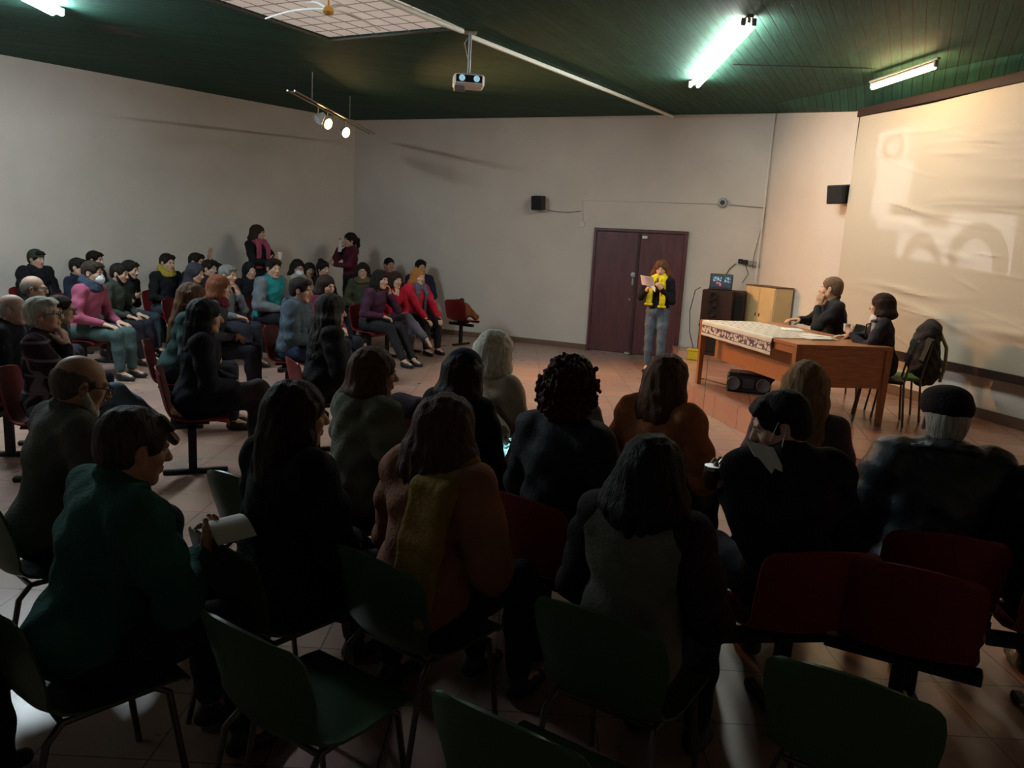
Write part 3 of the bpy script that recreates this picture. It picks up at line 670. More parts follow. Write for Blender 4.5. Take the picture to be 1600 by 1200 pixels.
def hand_sdf(wr, d, n, side, curl, s, fore):
    B = basis(d, n); L, D, N = B[:, 0], B[:, 1], B[:, 2]
    h = SDF()
    h.cap(fore, wr, .030*s, .025*s, k=.02)
    h.cap(wr, wr+D*.03*s, .024*s, .024*s, k=.02)
    h.box(wr+D*.055*s, (.034*s, .042*s, .012*s), .011*s, B, k=.02)
    for i, (o, l) in enumerate(((-.029, .060), (-.0095, .073), (.0105, .069), (.029, .055))):
        o = -o*side                               # index next to the thumb
        o_ = L*o*s; p = wr+D*.092*s+o_
        a = 0; pts = [wr+D*.06*s+o_*.9, p]
        for sg, q in enumerate((.45, .32, .23)):
            a += curl*(.75+.12*i)*(.55, .95, .7)[sg]
            p = p+(D*math.cos(a)+N*math.sin(a)+L*o*(.8 if curl < .5 else 0))*l*q*s*1.15; pts.append(p)
        h.chain(pts, [.0098*s, .0098*s, .0092*s, .0086*s, .0078*s], k=.004)
    T = L*side
    p0 = wr+D*.018*s+T*.024*s; p1 = p0+(T*.62+D*.62+N*.35)*.042*s; p2 = p1+(T*.25+D*.85+N*(.25+.4*curl))*.032*s; p3 = p2+(D*.9-T*.05+N*(.2+.6*curl))*.026*s
    h.chain([p0, p1, p2, p3], [.016*s, .0125*s, .0112*s, .0092*s], k=.008)
    return h
def folds(amp, seed):
    r = random.Random(seed); a = [r.uniform(0, 6) for _ in range(8)]
    def f(X, Y, Z):
        return amp*(np.sin(31*X+12*Y+2.2*np.sin(9*Z+a[0])+a[1])*np.sin(26*Z+8*Y+1.8*np.sin(12*X+a[2])+a[3])+.6*np.sin(52*Z+20*X-15*Y+2*np.sin(17*Y+a[4])+a[5]))
    return f
def strands(amp, seed, fr=150):
    r = random.Random(seed); a = [r.uniform(0, 6) for _ in range(4)]
    def f(X, Y, Z):
        return amp*(np.sin(fr*X+2.5*np.sin(14*Z+a[0])+a[1])*np.cos(fr*.8*Y+2*np.sin(11*Z+a[2]))+.7*np.sin(fr*.45*(X+Y)+2*np.sin(20*Z)+a[3]))
    return f
def fib(n):
    for i in range(n):
        z = 1-2*(i+.5)/n; t = i*2.39996; r = math.sqrt(1-z*z); yield np.array([r*math.cos(t), r*math.sin(t), z])
def hair_sdf(st, L=.3, g='f', seed=0):
    """hair in the head's own frame; returns list of (sdf, noise)"""
    h = SDF(); ns = strands(.0016, seed); t = .012
    face = lambda dz=0: h.ell((0, .098, -.038+dz), (.066, .062, .105), k=.012, op='-')
    if st in ('short', 'crop', 'grey_short'):
        t = .008 if st == 'crop' else .014
        h.ell((0, -.018, .037), (.075+t, .094+t, .080+t), k=.01)
        h.ell((0, -.045, -.02), (.066+t*.6, .060+t*.6, .065), k=.03)
        if st != 'crop':
            for i in range(7): h.cap((-.05+.016*i, .05, .095), (-.055+.018*i, .082, .075), .016, .010, k=.015)
        face(); h.half((0, -.06, -.075), (0, .5, -1)); 
        for x in (-1, 1): h.ell((x*.085, .008, -.02), (.022, .034, .048), k=.01, op='-')
    elif st == 'balding':
        h.ell((0, -.022, .015), (.081, .097, .075), k=.01); h.ell((0, -.045, -.025), (.068, .058, .06), k=.03)
        h.ell((0, .03, .10), (.058, .12, .07), k=.012, op='-'); face(.01); h.half((0, -.06, -.075), (0, .5, -1))
        for x in (-1, 1): h.ell((x*.085, .008, -.02), (.022, .034, .04), k=.01, op='-')
    elif st == 'curly':
        h.ell((0, -.03, .03), (.104, .112, .110), k=.02); h.ell((0, -.05, -.06), (.095, .080, .07), k=.03)
        r = random.Random(seed)
        for v in fib(640):
            p = np.array([0, -.035, .01])+v*np.array([.108, .114, .128])*(1+r.uniform(-.06, .13))+np.array([r.uniform(-.009, .009) for _ in range(3)])
            h.ell(p, [r.uniform(.007, .012), r.uniform(.007, .012), r.uniform(.008, .015)], k=.004)
        h.ell((0, .125, -.05), (.062, .075, .10), k=.02, op='-'); ns = None
    elif st in ('long', 'wavy', 'bob', 'pony', 'bun', 'volume'):
        e = .026 if st in ('volume', 'wavy') else .016
        h.ell((0, -.020, .036), (.075+e, .096+e, .080+e*.9), k=.01)
        h.ell((0, -.045, -.02), (.072+e*.6, .066+e*.5, .08), k=.03)
        r = random.Random(seed)
        if st in ('long', 'wavy', 'bob', 'volume'):
            LL = .13 if st == 'bob' else L
            wd = 1.25 if st in ('wavy', 'volume') else 1.0
            for i in range(13):
                a = math.radians(-118+236*i/12); sx, cy = math.sin(a), math.cos(a)
                l = LL*(1-.12*abs(sx))*r.uniform(.93, 1.07)
                p0 = np.array([.077*sx, -.025-.080*cy, .03]); p1 = np.array([.088*sx*wd, -.030-.082*cy, -.07])
                p2 = np.array([.098*sx*wd, -.045-.080*cy, -.07-.45*(l-.07)]); p3 = np.array([.088*sx*wd, -.055-.085*cy, -l])
                if st == 'bob': p3 = np.array([.085*sx, -.03-.075*cy, -l])
                h.chain([p0, p1, p2, p3], [.026, .028*wd, .027*wd, .013], k=.022)
                if st == 'wavy':
                    for q in range(4):
                        c = p1+(p3-p1)*(q+.5)/4; h.ell(c+np.array([sx, -cy, 0])*.012, (.024, .024, .036), k=.015)
            ns = strands(.0028 if st != 'bob' else .002, seed, 120)
        if st == 'pony':
            h.chain([(0, -.10, .03), (0, -.15, .0), (0.01, -.155, -.10), (0.01, -.13, -.18)], [.025, .035, .032, .012], k=.015)
        if st == 'bun':
            h.ell((0, -.075, .115), (.045, .045, .04), k=.01)
        h.ell((0, .112, -.045), (.060, .062, .102), k=.012, op='-')
    return h, ns
def make_head_extra(kind, col, hi, vox, root, Rh, hc, s):
    """clothing of the head, built in the head frame"""
    def put(name, sd, m, noise=None, vx=None):
        V, Q = sd.mesh(vx or vox, noise); V = (V*s)@Rh.T+hc; return npmesh(name, [(V, Q, 0)], [m], root)
    if kind == 'beanie':
        h = SDF(); h.ell((0, -.016, .045), (.088, .106, .092), k=.01); h.half((0, 0, .022), (0, .12, -1))
        o = put('knitted_cap', h, cloth(col)); b = SDF(); b.ell((0, -.016, .045), (.094, .112, .098)); b.half((0, 0, .018), (0, .12, -1)); b.half((0, 0, .052), (0, -.12, 1))
        V, Q = b.mesh(vox); V = (V*s)@Rh.T+hc; npmesh('cuff', [(V, Q, 0)], [cloth(col)], o)
    elif kind == 'hood':
        h = SDF(); h.ell((0, -.022, .030), (.100, .116, .108), k=.01); h.cap((0, -.06, -.05), (0, -.05, -.14), .080, .095, k=.05)
        h.ell((0, .115, -.03), (.064, .085, .105), k=.015, op='-')
        put('hood', h, cloth(col), folds(.002, 3))
    elif kind == 'flat_cap':
        h = SDF(); h.ell((0, -.012, .062), (.094, .118, .068), rotx(.0), k=.01); h.ell((0, .01, .098), (.085, .10, .044), k=.02); h.half((0, 0, .022), (0, -.05, -1))
        o = put('flat_cap', h, cloth(col), folds(.0015, 9)); b = SDF(); b.ell((0, .085, .038), (.075, .060, .010), rotx(-.15)); 
        V, Q = b.mesh(vox); V = (V*s)@Rh.T+hc; npmesh('cap_peak', [(V, Q, 0)], [cloth(col)], o)
    elif kind == 'beard':
        h = SDF()
        for x in (-1, 1): h.chain([(x*.068, .005, -.03), (x*.058, .03, -.07), (x*.022, .066, -.108)], [.014, .017, .018], k=.02)
        h.ell((0, .070, -.108), (.024, .022, .022), k=.02); h.cap((-.02, .094, -.046), (.02, .094, -.046), .006, k=.01)
        h.ell((0, .10, -.062), (.019, .02, .008), k=.004, op='-')
        put('beard', h, hairm(col), strands(.001, 2))
    elif kind == 'glasses':
        mb = MB()
        for x in (-1, 1):
            mb.tube([(x*.032+.024*math.cos(t), .104, .002+.019*math.sin(t)) for t in np.linspace(0, 2*PI, 17)], .0022, 6)
            mb.tube([(x*.056, .102, .006), (x*.080, .06, .008), (x*.086, .0, .006), (x*.084, -.02, -.012)], .0022, 6)
        mb.tube([(-.009, .106, .004), (.009, .106, .004)], .0022, 6)
        mb.v = [tuple((Rh@(np.array(p)*s))+hc) for p in mb.v]; mb.build('glasses', mat('glasses_frame', (.01, .01, .01), .3, .5), root)
    elif kind in ('mask', 'mask_low'):
        h = SDF(); dz = 0 if kind == 'mask' else -.05
        h.ell((0, .055, -.055+dz), (.060, .068, .058), k=.01); h.ell((0, .03, -.055+dz), (.064, .066, .075), k=.004, op='-') if kind == 'mask' else None
        h.half((0, .045, 0), (0, -1, 0)); h.half((0, 0, -.012+dz), (0, -.3, 1))
        m = mat('mask_cloth', (.62, .68, .70), .85, .1, bump=.1)
        o = put('face_mask', h, m); mb = MB()
        for x in (-1, 1): mb.tube([(x*.058, .05, -.03+dz), (x*.084, .01, .02), (x*.088, -.015, .0), (x*.080, -.01, -.03), (x*.058, .045, -.075+dz)], .0016, 5)
        mb.v = [tuple((Rh@(np.array(p)*s))+hc) for p in mb.v]; mb.build('ear_loop', m, o)
    elif kind == 'mask_hang':
        # pleated mask hanging off one ear beside the jaw
        P = []
        for i in range(9):
            u = i/8
            P.append([(-.112-.004*math.sin(j*1.6)-.075*u, .085+.085*(j/8-.4)-.035*u, -.050-.19*u+.05*(j/8)) for j in range(9)])
        mb = MB(); mb.slab(np.array(P)[:, ::-1], .0025)
        mb.tube([(-.088, .055, -.03), (-.088, .01, .03), (-.088, -.014, .01), (-.112, .05, -.12)], .0016, 5)
        mb.v = [tuple((Rh@(np.array(p)*s))+hc) for p in mb.v]; mb.build('face_mask', mat('mask_cloth', (.62, .68, .70), .85, .1, bump=.1), root)
FT = np.array([4.9, 9.6])
def ik(S, T, a, b, pole):
    d = T-S; D = np.linalg.norm(d); D2 = min(D, (a+b)*.995); u = d/D; T = S+u*D2
    x = (a*a-b*b+D2*D2)/(2*D2); y = math.sqrt(max(1e-6, a*a-x*x)); p = np.array(pole, float); p -= u*(p@u); p /= np.linalg.norm(p)+1e-9
    return S+u*x+p*y, T
STAT = []
def person(px, label, z=None, ppm=None, floor=0., g='m', face=0, target=None, stand=False, lean=6, twist=0, side=0, hyaw=0, hpitch=4, hroll=0,
           pose='lap', pose_l=None, legs='sit', top=(.02, .02, .025), tstyle='jacket', topmat=None, leg=(.02, .02, .028), hair='short', hc_=(.012, .009, .007), L=.3,
           extra=(), bulk=0., vox=None, skinc=(.50, .30, .21), shoe=(.012, .011, .011), scarf=None, collar=True, group=None, seat='red', eyebrow=True, xy=None):
    R = math.radians
    if xy is not None: Pw = np.array(xy)
    elif ppm is not None and not stand:                # distance at which a head of natural size covers ppm pixels per metre
        Rq = rotx(-R(lean)); hq = rotx(-R(hpitch)); nom = (Rq@np.array([0, -.005, .56])+hq@np.array([0, .012, .173]))[2]
        lo_, hi_ = ppm*.6, ppm*1.15
        for _ in range(30):
            m_ = (lo_+hi_)/2; Pw = atd(px[0], px[1], FPX/m_); sq = (Pw[2]-floor-.56)/nom
            if m_*min(max(sq, .84), 1.2) > ppm: hi_ = m_
            else: lo_ = m_
    elif ppm is not None: Pw = atd(px[0], px[1], FPX/ppm)
    else: Pw = at(px[0], px[1], (z or 1.26)+floor)
    tg = np.array(target) if target is not None else FT
    d = tg-Pw[:2]; az = math.atan2(-d[0], d[1])+R(face)
    dep = (Pw-CAM)@F_; scale = FPX/dep
    vox = vox or (.0115 if scale < 140 else .009 if scale < 280 else .0065)
    pel = np.array([0, 0, .93 if stand else .56])
    Ru = rotz(R(twist))@rotx(-R(lean))@roty(R(side))
    Rh = rotz(R(hyaw))@rotx(-R(hpitch))@roty(R(hroll))
    nb = np.array([0, -.015, .505]); hv = np.array([0, .012, .10])
    def top_z(s): return (pel+s*(Ru@nb+Ru@np.array([0, .01, .055])+Rh@np.array([0, .012, .055])+Rh@np.array([0, 0, .118])))
    if stand:
        s = (Pw[2]-floor)/top_z(1)[2]; pel = pel*s
    else: s = ((Pw[2]-floor)-pel[2])/(top_z(1)-pel)[2]
    s0 = s; s = min(max(s, .84), 1.2); STAT.append((label[:40], round(float(Pw[0]), 2), round(float(Pw[1]), 2), round(float(Pw[2]), 2), round(scale), round(s0, 2)))
    hair_extra = 0.
    ht = pel+s*(Ru@nb+Ru@np.array([0, .01, .055])+Rh@np.array([0, .012, .055])+Rh@np.array([0, 0, .118]))
    Rz = rotz(az); base = Pw[:2]-(Rz@ht)[:2]
    root = empty('person', (base[0], base[1], floor), az, label, 'person', group)
    up = lambda v: pel+s*(Ru@np.array(v, float))
    sh = .172 if g == 'm' else .152
    neck = up(nb); hcn = pel+s*(Ru@nb+Ru@np.array([0, .01, .055])+Rh@np.array([0, .012, .055]))
    S = {1: up((sh, -.01, .435)), -1: up((-sh, -.01, .435))}
    # arms
    def arm(ps, sd):
        if isinstance(ps, tuple):
            T = Rz.T@(np.array(ps[1])-np.array([base[0], base[1], floor])); dd = (.1, .3, -.6); n = (sd*-.5, .6, .6); cu = .7; pole = (sd*.8, -.6, -.2)
        elif ps == 'lap': T = pel+s*np.array([sd*.07, .27, .12]); dd = (-sd*.7, .6, -.15); n = (0, -.2, -1); cu = .6; pole = (sd*.7, -.5, -.4)
        elif ps == 'thigh': T = pel+s*np.array([sd*.13, .30, .09]); dd = (-sd*.1, 1, -.2); n = (0, 0, -1); cu = .35; pole = (sd*.6, -.6, -.3)
        elif ps == 'fold': T = pel+s*np.array([-sd*.02, .20, .22+.03*sd]); dd = (-sd, .1, .1); n = (0, -1, 0); cu = .5; pole = (sd*.8, -.3, -.6)
        elif ps == 'chin': T = hcn+s*(Rh@np.array([sd*.050, .120, -.215])); dd = (-sd*.25, -.25, 1); n = (-sd*.3, -1, 0); cu = 1.0; pole = (sd*.3, .3, -1)
        elif ps == 'cheek': T = hcn+s*(Rh@np.array([sd*.105, .085, -.185])); dd = (-sd*.2, -.15, 1); n = (-sd, -.3, 0); cu = .6; pole = (sd*.6, .3, -1)
        elif ps == 'hold': T = pel+s*np.array([sd*.055, .34, .20]); dd = (-sd*.35, .75, .45); n = (-sd*.7, 0, .7); cu = .8; pole = (sd*.8, -.3, -.8)
        elif ps == 'holdhigh': T = pel+s*np.array([sd*.09, .33, .30]); dd = (-sd*.4, .5, .6); n = (-sd*.7, .1, .4); cu = .9; pole = (sd*.6, 0, -1)
        elif ps == 'mic': T = pel+s*np.array([sd*.085, .19, .33]); dd = (-sd*.5, .3, .7); n = (-sd*.6, -.5, .2); cu = 1.3; pole = (sd*.5, -.3, -1)
        elif ps == 'drink': T = hcn+s*(Rh@np.array([sd*.07, .175, -.13])); dd = (-sd*.5, -.1, .8); n = (-sd, -.3, 0); cu = .9; pole = (sd*.5, .2, -1)
        elif ps == 'sip': T = hcn+s*(Rh@np.array([sd*.03, .25, -.21])); dd = (Rh@np.array([-sd*.7, .2, .5])); n = Rh@np.array([-sd*.4, -.2, .6]); cu = .8; pole = (sd*.1, .3, -1)
        elif ps == 'table': T = pel+s*np.array([sd*.16, .36, .26]); dd = (-sd*.4, .9, 0); n = (0, 0, -1); cu = .4; pole = (sd, -.3, -.4)
        elif ps == 'side': T = pel+s*np.array([sd*.27, .02, -.08]); dd = (0, .1, -1); n = (-sd, 0, 0); cu = .4; pole = (sd*.3, -1, 0)
        elif ps == 'raise': T = hcn+s*np.array([sd*.20, .05, .03]); dd = (sd*.1, 0, 1); n = (0, 1, 0); cu = .3; pole = (sd*1, 0, -.6)
        elif ps == 'knee': T = pel+s*np.array([sd*.13, .43, .04]); dd = (-sd*.3, .8, -.5); n = (0, -.3, -1); cu = .5; pole = (sd*.6, -.6, -.3)
        E_, T = ik(S[sd], np.array(T, float), .285*s, .25*s, pole)
        return E_, T, np.array(dd, float), np.array(n, float), cu
    A = {1: arm(pose, 1), -1: arm(pose_l or pose, -1)}
    # legs
    kz = .53 if not stand else .50*s
    Lg = {}
    for sd in (1, -1):
        hp = pel+np.array([sd*.088*s, 0, -.01])
        if stand: kn = np.array([sd*.095*s, .025, .50*s]); an = np.array([sd*.10*s, -.01, .085]); 
        elif legs == 'cross' and sd == 1: kn = np.array([-.01, .44*s, .645]); an = np.array([-.13, .72*s, .37])
        elif legs == 'out': kn = np.array([sd*.11, .43*s, .54]); an = np.array([sd*.10, .68*s, .09])
        elif legs == 'tuck': kn = np.array([sd*.12, .43*s, .54]); an = np.array([sd*.09, .22*s, .09])
        else: kn = np.array([sd*.12, .43*s, .54]); an = np.array([sd*.12, .43*s+.03, .09])
        if legs == 'cross' and sd == -1: kn = np.array([-.10, .43*s, .53]); an = np.array([-.09, .42*s, .09])
        fd = np.array([0, 1., 0]) if not (legs == 'cross' and sd == 1) else np.array([-.2, .7, -.6]); fd /= np.linalg.norm(fd)
        Lg[sd] = (hp, kn, an, fd)
    # --- body: one continuous skin
    vb = max(vox, .010)
    b = SDF()
    if True:
        b.ell(pel+np.array([0, 0, 0]), (.135*s, .10*s, .09*s), k=.03)
        b.ell(up((0, 0, .15)), (.115*s, .085*s, .15*s), Ru, k=.04); b.ell(up((0, -.005, .33)), (.135*s, .09*s, .16*s), Ru, k=.04)
        b.cap(up((-sh+.01, -.01, .43)), up((sh-.01, -.01, .43)), .045*s, k=.03)
        b.chain([up((0, -.01, .40)), neck, hcn+s*(Rh@np.array([0, -.02, -.05]))], [.07*s, .052*s, .05*s], k=.03)
        for sd in (1, -1):
            E_, T, dd, n, cu = A[sd]; b.chain([S[sd], E_, T], [.044*s, .036*s, .025*s], k=.02)
            hp, kn, an, fd = Lg[sd]; b.chain([hp, kn, an], [.068*s, .048*s, .036*s], k=.03)
            b.cap(an, an+fd*.12*s+np.array([0, 0, -.045]), .034, .026, k=.02)
    V, Q = b.mesh(max(.012, vb))
    parts = [(V, Q, 0)]
    hs = s*1.0
    npt = [Rh.T@((neck-Rh@np.zeros(3))-hcn)/s, np.array([0, -.022, -.05])]
    nbl = Rh.T@(up((0, -.012, .44))-hcn)/s
    nr = .055 if g == 'm' else .047
    V, Q, mi = head_mesh(g, min(vox, .0075)/s, [nbl, npt[0], npt[1]], [nr*1.25, nr, nr*.98])
    parts.append(((V*s)@Rh.T+hcn, Q, mi))
    for sd in (1, -1):
        E_, T, dd, n, cu = A[sd]
        V, Q = hand_sdf(T, dd, n, sd, cu, s*(1. if g == 'm' else .92), T+(E_-T)*.35).mesh(.0045 if scale > 200 else .0055)
        parts.append((V, Q, 0))
    sk = skin(skinc)
    npmesh('body', parts, [sk, mat('lips', (skinc[0]*.85, skinc[1]*.55, skinc[2]*.55), .5), EYE, EYEW], root)
    # --- trousers
    t = SDF(); u = .014
    t.ell(pel+np.array([0, -.005, 0]), ((.155+u)*s, (.115+u)*s, (.105)*s), k=.04); t.cap(pel, up((0, 0, .10)), .11*s, .115*s, k=.05)
    for sd in (1, -1):
        hp, kn, an, fd = Lg[sd]; w_ = 1.08 if tstyle != 'x' else 1
        t.chain([hp, hp+(kn-hp)*.5, kn, kn+(an-kn)*.4, an+(kn-an)*.10], [.088*s*w_, .078*s*w_, .062*s*w_, .058*s*w_, .046*s*w_], k=.03)
    for sd in (1, -1):
        hp, kn, an, fd = Lg[sd]; q = an+(kn-an)*.06; t.half(q, an-kn) if False else None
    V, Q = t.mesh(max(vox*1.2, .009), folds(.0022, len(STAT)))
    npmesh('trousers', [(V, Q, 0)], [cloth(leg)], root)
    for sd in (1, -1):
        hp, kn, an, fd = Lg[sd]; o = SDF(); dn = np.cross(np.cross(fd, (0, 0, -1)), fd); dn = dn/(np.linalg.norm(dn)+1e-9)
        o.cap(an+np.array([0, 0, 0])*1., an+dn*.03, .042, .042, k=.02); o.chain([an+dn*.045-fd*.03, an+dn*.05+fd*.07, an+dn*.055+fd*.15], [.036, .038, .030], k=.03)
        o.half(an+dn*.083, dn, k=.004)
        V, Q = o.mesh(max(.0075, vox*.8)); npmesh('shoe', [(V, Q, 0)], [mat('shoe_%.3f' % shoe[0], shoe, .5, .4, bump=.1)], root)
    # --- upper clothing
    j = SDF(); tk = .016+bulk; fem = g == 'f'
    j.ell(pel+np.array([0, -.01, .03]), ((.150+tk)*s, (.115+tk)*s, .13*s), k=.05)
    j.ell(up((0, .005, .15)), ((.128+tk)*s, (.100+tk)*s, .17*s), Ru, k=.05)
    j.ell(up((0, -.005 if not fem else .005, .33)), ((.152 if not fem else .140)*s+tk*s, (.105+tk)*s, .18*s), Ru, k=.05)
    j.cap(up((-sh+.015, -.01, .425)), up((sh-.015, -.01, .425)), (.052+tk)*s, k=.04)
    for sd in (1, -1): j.cap(up((sd*.03, -.02, .485)), up((sd*.11, -.012, .455)), (.040+tk*.6)*s, (.038+tk*.6)*s, k=.03)
    mats_top = topmat or cloth(top)
    sl = SDF() if tstyle == 'vest' else j
    for sd in (1, -1):
        E_, T, dd, n, cu = A[sd]
        sl.chain([S[sd], S[sd]+(E_-S[sd])*.5, E_, T+(E_-T)*.06], [(.050+tk)*s, (.046+tk*.9)*s, (.040+tk*.8)*s, (.029+tk*.55)*s], k=.025)
    if collar:
        for i in range(10):
            a0, a1 = 2*PI*i/10, 2*PI*(i+1)/10; f_ = lambda a: up((.062*math.sin(a), -.012+.062*math.cos(a), .505-.02*math.cos(a)))
            j.cap(f_(a0), f_(a1), (.013+bulk*.4)*s, k=.015)
    if 'bigcollar' in extra:
        for i in range(12):
            a0, a1 = 2*PI*i/12, 2*PI*(i+1)/12; f_ = lambda a, r_=.105: up((r_*1.25*math.sin(a), -.02+r_*math.cos(a), .500-.035*math.cos(a)))
            j.cap(f_(a0), f_(a1), .017*s, k=.006); j.cap(f_(a0, .08), f_(a1, .08), .02*s, k=.01)
    if 'hoodback' in extra:
        j.ell(up((0, -.115, .44)), (.095*s, .05*s, .085*s), Ru, k=.03); j.ell(up((0, -.10, .50)), (.06*s, .03*s, .05*s), Ru, k=.02, op='-')
    if tstyle == 'coat':
        for sd in (1, -1):
            hp, kn, an, fd = Lg[sd]; j.cap(hp, hp+(kn-hp)*(.55 if not stand else .8), .105*s, .095*s, k=.05)
    nz = folds(.0045 if bulk < .015 else .0068, len(STAT)*3+1)
    V, Q = j.mesh(max(vox, .0085), nz)
    nm = {'jacket': 'jacket', 'coat': 'coat', 'sweater': 'sweater', 'vest': 'vest', 'shirt': 'shirt'}[tstyle]
    jo = npmesh(nm, [(V, Q, 0)], [mats_top], root)
    if tstyle == 'vest':
        j2 = sl; V, Q = j2.mesh(max(vox, .0085), nz); npmesh('sleeves', [(V, Q, 0)], [cloth(extra_col(extra))], root)
    # --- hair and head wear
    if hair and hair != 'none':
        hsd, ns = hair_sdf(hair, L, g, len(STAT)); V, Q = hsd.mesh(max(.0055, vox*.85)/s, ns); V = (V*s)@Rh.T+hcn
        hp_ = [(V, Q, 0)]
        if eyebrow and scale > 60:
            e = SDF()
            for x in (-1, 1): e.cap((x*.016, .0925, .019), (x*.044, .083, .021), .0042, .003, k=.003)
            V, Q = e.mesh(.004); hp_.append(((V*s)@Rh.T+hcn, Q, 0))
        npmesh('hair', hp_, [hairm(hc_)], root)
    for ex in extra:
        if isinstance(ex, tuple) and ex[0] in ('beanie', 'hood', 'flat_cap', 'beard'): make_head_extra(ex[0], ex[1], None, max(vox*.8, .0055), root, Rh, hcn, s)
        elif ex in ('glasses', 'mask', 'mask_low', 'mask_hang'): make_head_extra(ex, None, None, max(vox*.7, .005), root, Rh, hcn, s)
    if scarf:
        sc_ = SDF(); r = random.Random(3)
        for q in range(3):
            for i in range(14):
                a0, a1 = 2*PI*i/14, 2*PI*(i+1)/14
                f_ = lambda a: up(((.078+.012*q)*math.sin(a), -.005+(.078+.012*q)*math.cos(a), .545-.026*q-.035*math.cos(a)+.008*math.sin(3*a+q)))
                sc_.cap(f_(a0), f_(a1), .023*s, k=.014)
        if scarf[0] == 'tails':
            for sd, l in ((1, .36), (-1, .38)):
                for o_ in (-.022, .022):
                    sc_.chain([up((sd*.065+o_, .075, .50)), up((sd*.085+o_, .135, .40)), up((sd*.10+o_, .145, .20)), up((sd*.10+o_, .155, .50-l))], [.026*s, .022*s, .022*s, .024*s], k=.02)
        if scarf[0] == 'back':                      # a broad shawl hanging over one shoulder and down the back
            for o_ in (-.05, -.01, .03, .07):
                sc_.chain([up((.06+o_, .0, .53)), up((.09+o_, -.13, .43)), up((.11+o_, -.175, .25)), up((.11+o_, -.18, .02+.04*math.sin(o_*50)))], [.035*s, .034*s, .032*s, .026*s], k=.022)
        V, Q = sc_.mesh(max(.007, vox*.85), folds(.0022, 77))
        npmesh('scarf', [(V, Q, 0)], [cloth(scarf[1])], root)
        if scarf[0] == 'tails':
            pm = SDF()
            for sd, l in ((1, .36), (-1, .38)):
                for o_ in (-.045, -.015, .015, .045): pm.ell(up((sd*.10+o_, .158, .50-l-.035)), (.021, .021, .021), k=.003)
            V, Q = pm.mesh(.006, folds(.001, 5)); npmesh('pompoms', [(V, Q, 0)], [cloth(scarf[1])], root)
    M_ = np.eye(4); M_[:3, :3] = Rz; M_[:3, 3] = (base[0], base[1], floor)
    W = lambda p: (M_@np.append(p, 1))[:3]
    if seat == 'red' and not stand: red_seat((base[0], base[1], floor), az, label)
    elif seat == 'green' and not stand: green_chair((base[0], base[1], floor), az, label)
    return dict(root=root, W=W, Rz=Rz, A=A, hc=hcn, Rh=Rh, s=s, az=az, base=base, pel=pel, up=up, legs=Lg)
def extra_col(extra):
    for e in extra:
        if isinstance(e, tuple) and e[0] == 'sleeve': return e[1]
    return (.08, .08, .08)
#@@FURNITURE
# ---------------- desk on the platform
WOOD = mat('desk_wood', (.36, .13, .045), .35, .45, bump=.1, bscale=12, var=.28, vscale=6, stretch=(1.2, 14, 14))
WOODD = mat('desk_wood_edge', (.30, .11, .04), .35, .45, bump=.1, bscale=12, var=.2, vscale=6, stretch=(8, 8, 1))
TZ = 1.05; cTL, cN, cTR = at(1116, 500, TZ)[:2], at(1246, 538, TZ)[:2], at(1397, 543, TZ)[:2]
ex = (cTR-cN)/np.linalg.norm(cTR-cN); ey = np.array([-ex[1], ex[0]]); wX = np.linalg.norm(cTR-cN)
if ey@(cTL-cN) < 0: ey = -ey
lY = (cTL-cN)@ey
ctr = cN+ex*wX/2+ey*lY/2; taz = math.atan2(ex[1], ex[0])
tb_ = empty('desk', (ctr[0], ctr[1], PZ), taz, 'orange-brown wooden desk on the platform before the screen', 'desk'); th = TZ-PZ
mb = MB(); mb.box((0, 0, th-.018), (wX, lY, .036), bev=.004); mb.build('desktop', WOOD, tb_)
for sx in (-1, 1):
    for sy in (-1, 1):
        mb = MB(); a = np.array([sx*(wX/2-.035), sy*(lY/2-.035)]); q = a+np.array([sx*-.0, 0]); t0, t1 = .035, .024
        v = [(a[0]+dx*t1, a[1]+dy*t1, 0) for dx, dy in ((-1, -1), (1, -1), (1, 1), (-1, 1))]+[(a[0]+dx*t0, a[1]+dy*t0, th-.036) for dx, dy in ((-1, -1), (1, -1), (1, 1), (-1, 1))]
        mb.add(v, [(0, 1, 2, 3), (4, 5, 6, 7), (0, 1, 5, 4), (1, 2, 6, 5), (2, 3, 7, 6), (3, 0, 4, 7)]); mb.build('leg', WOODD, tb_)
mb = MB(); mb.box((0, -lY/2+.03, th-.036-.19), (wX-.09, .022, .38), bev=.002); mb.build('side_panel', WOOD, tb_)
mb = MB(); mb.box((0, lY/2-.03, th-.036-.05), (wX-.09, .022, .10), bev=.002); mb.build('side_panel', WOOD, tb_)
mb = MB(); mb.box((-wX/2+.22, 0, th-.036-.26), (.022, lY-.10, .34), bev=.002); mb.build('modesty_panel', WOOD, tb_)
mb = MB(); mb.box((-wX/2+.03, 0, th-.036-.035), (.02, lY-.10, .07), bev=.002); mb.build('front_rail', WOOD, tb_)
mb = MB(); mb.box((.15, -lY/2+.28, th-.036-.17), (.42, .40, .32), bev=.004); dp = mb.build('drawer_unit', WOODD, tb_)
mb = MB(); mb.box((.37, -lY/2+.28, th-.036-.10), (.02, .36, .12), bev=.003); mb.build('drawer', WOOD, dp)
tM = rotz(taz); tw = lambda x, y, z: np.array([ctr[0], ctr[1], PZ])+tM@np.array([x, y, z])
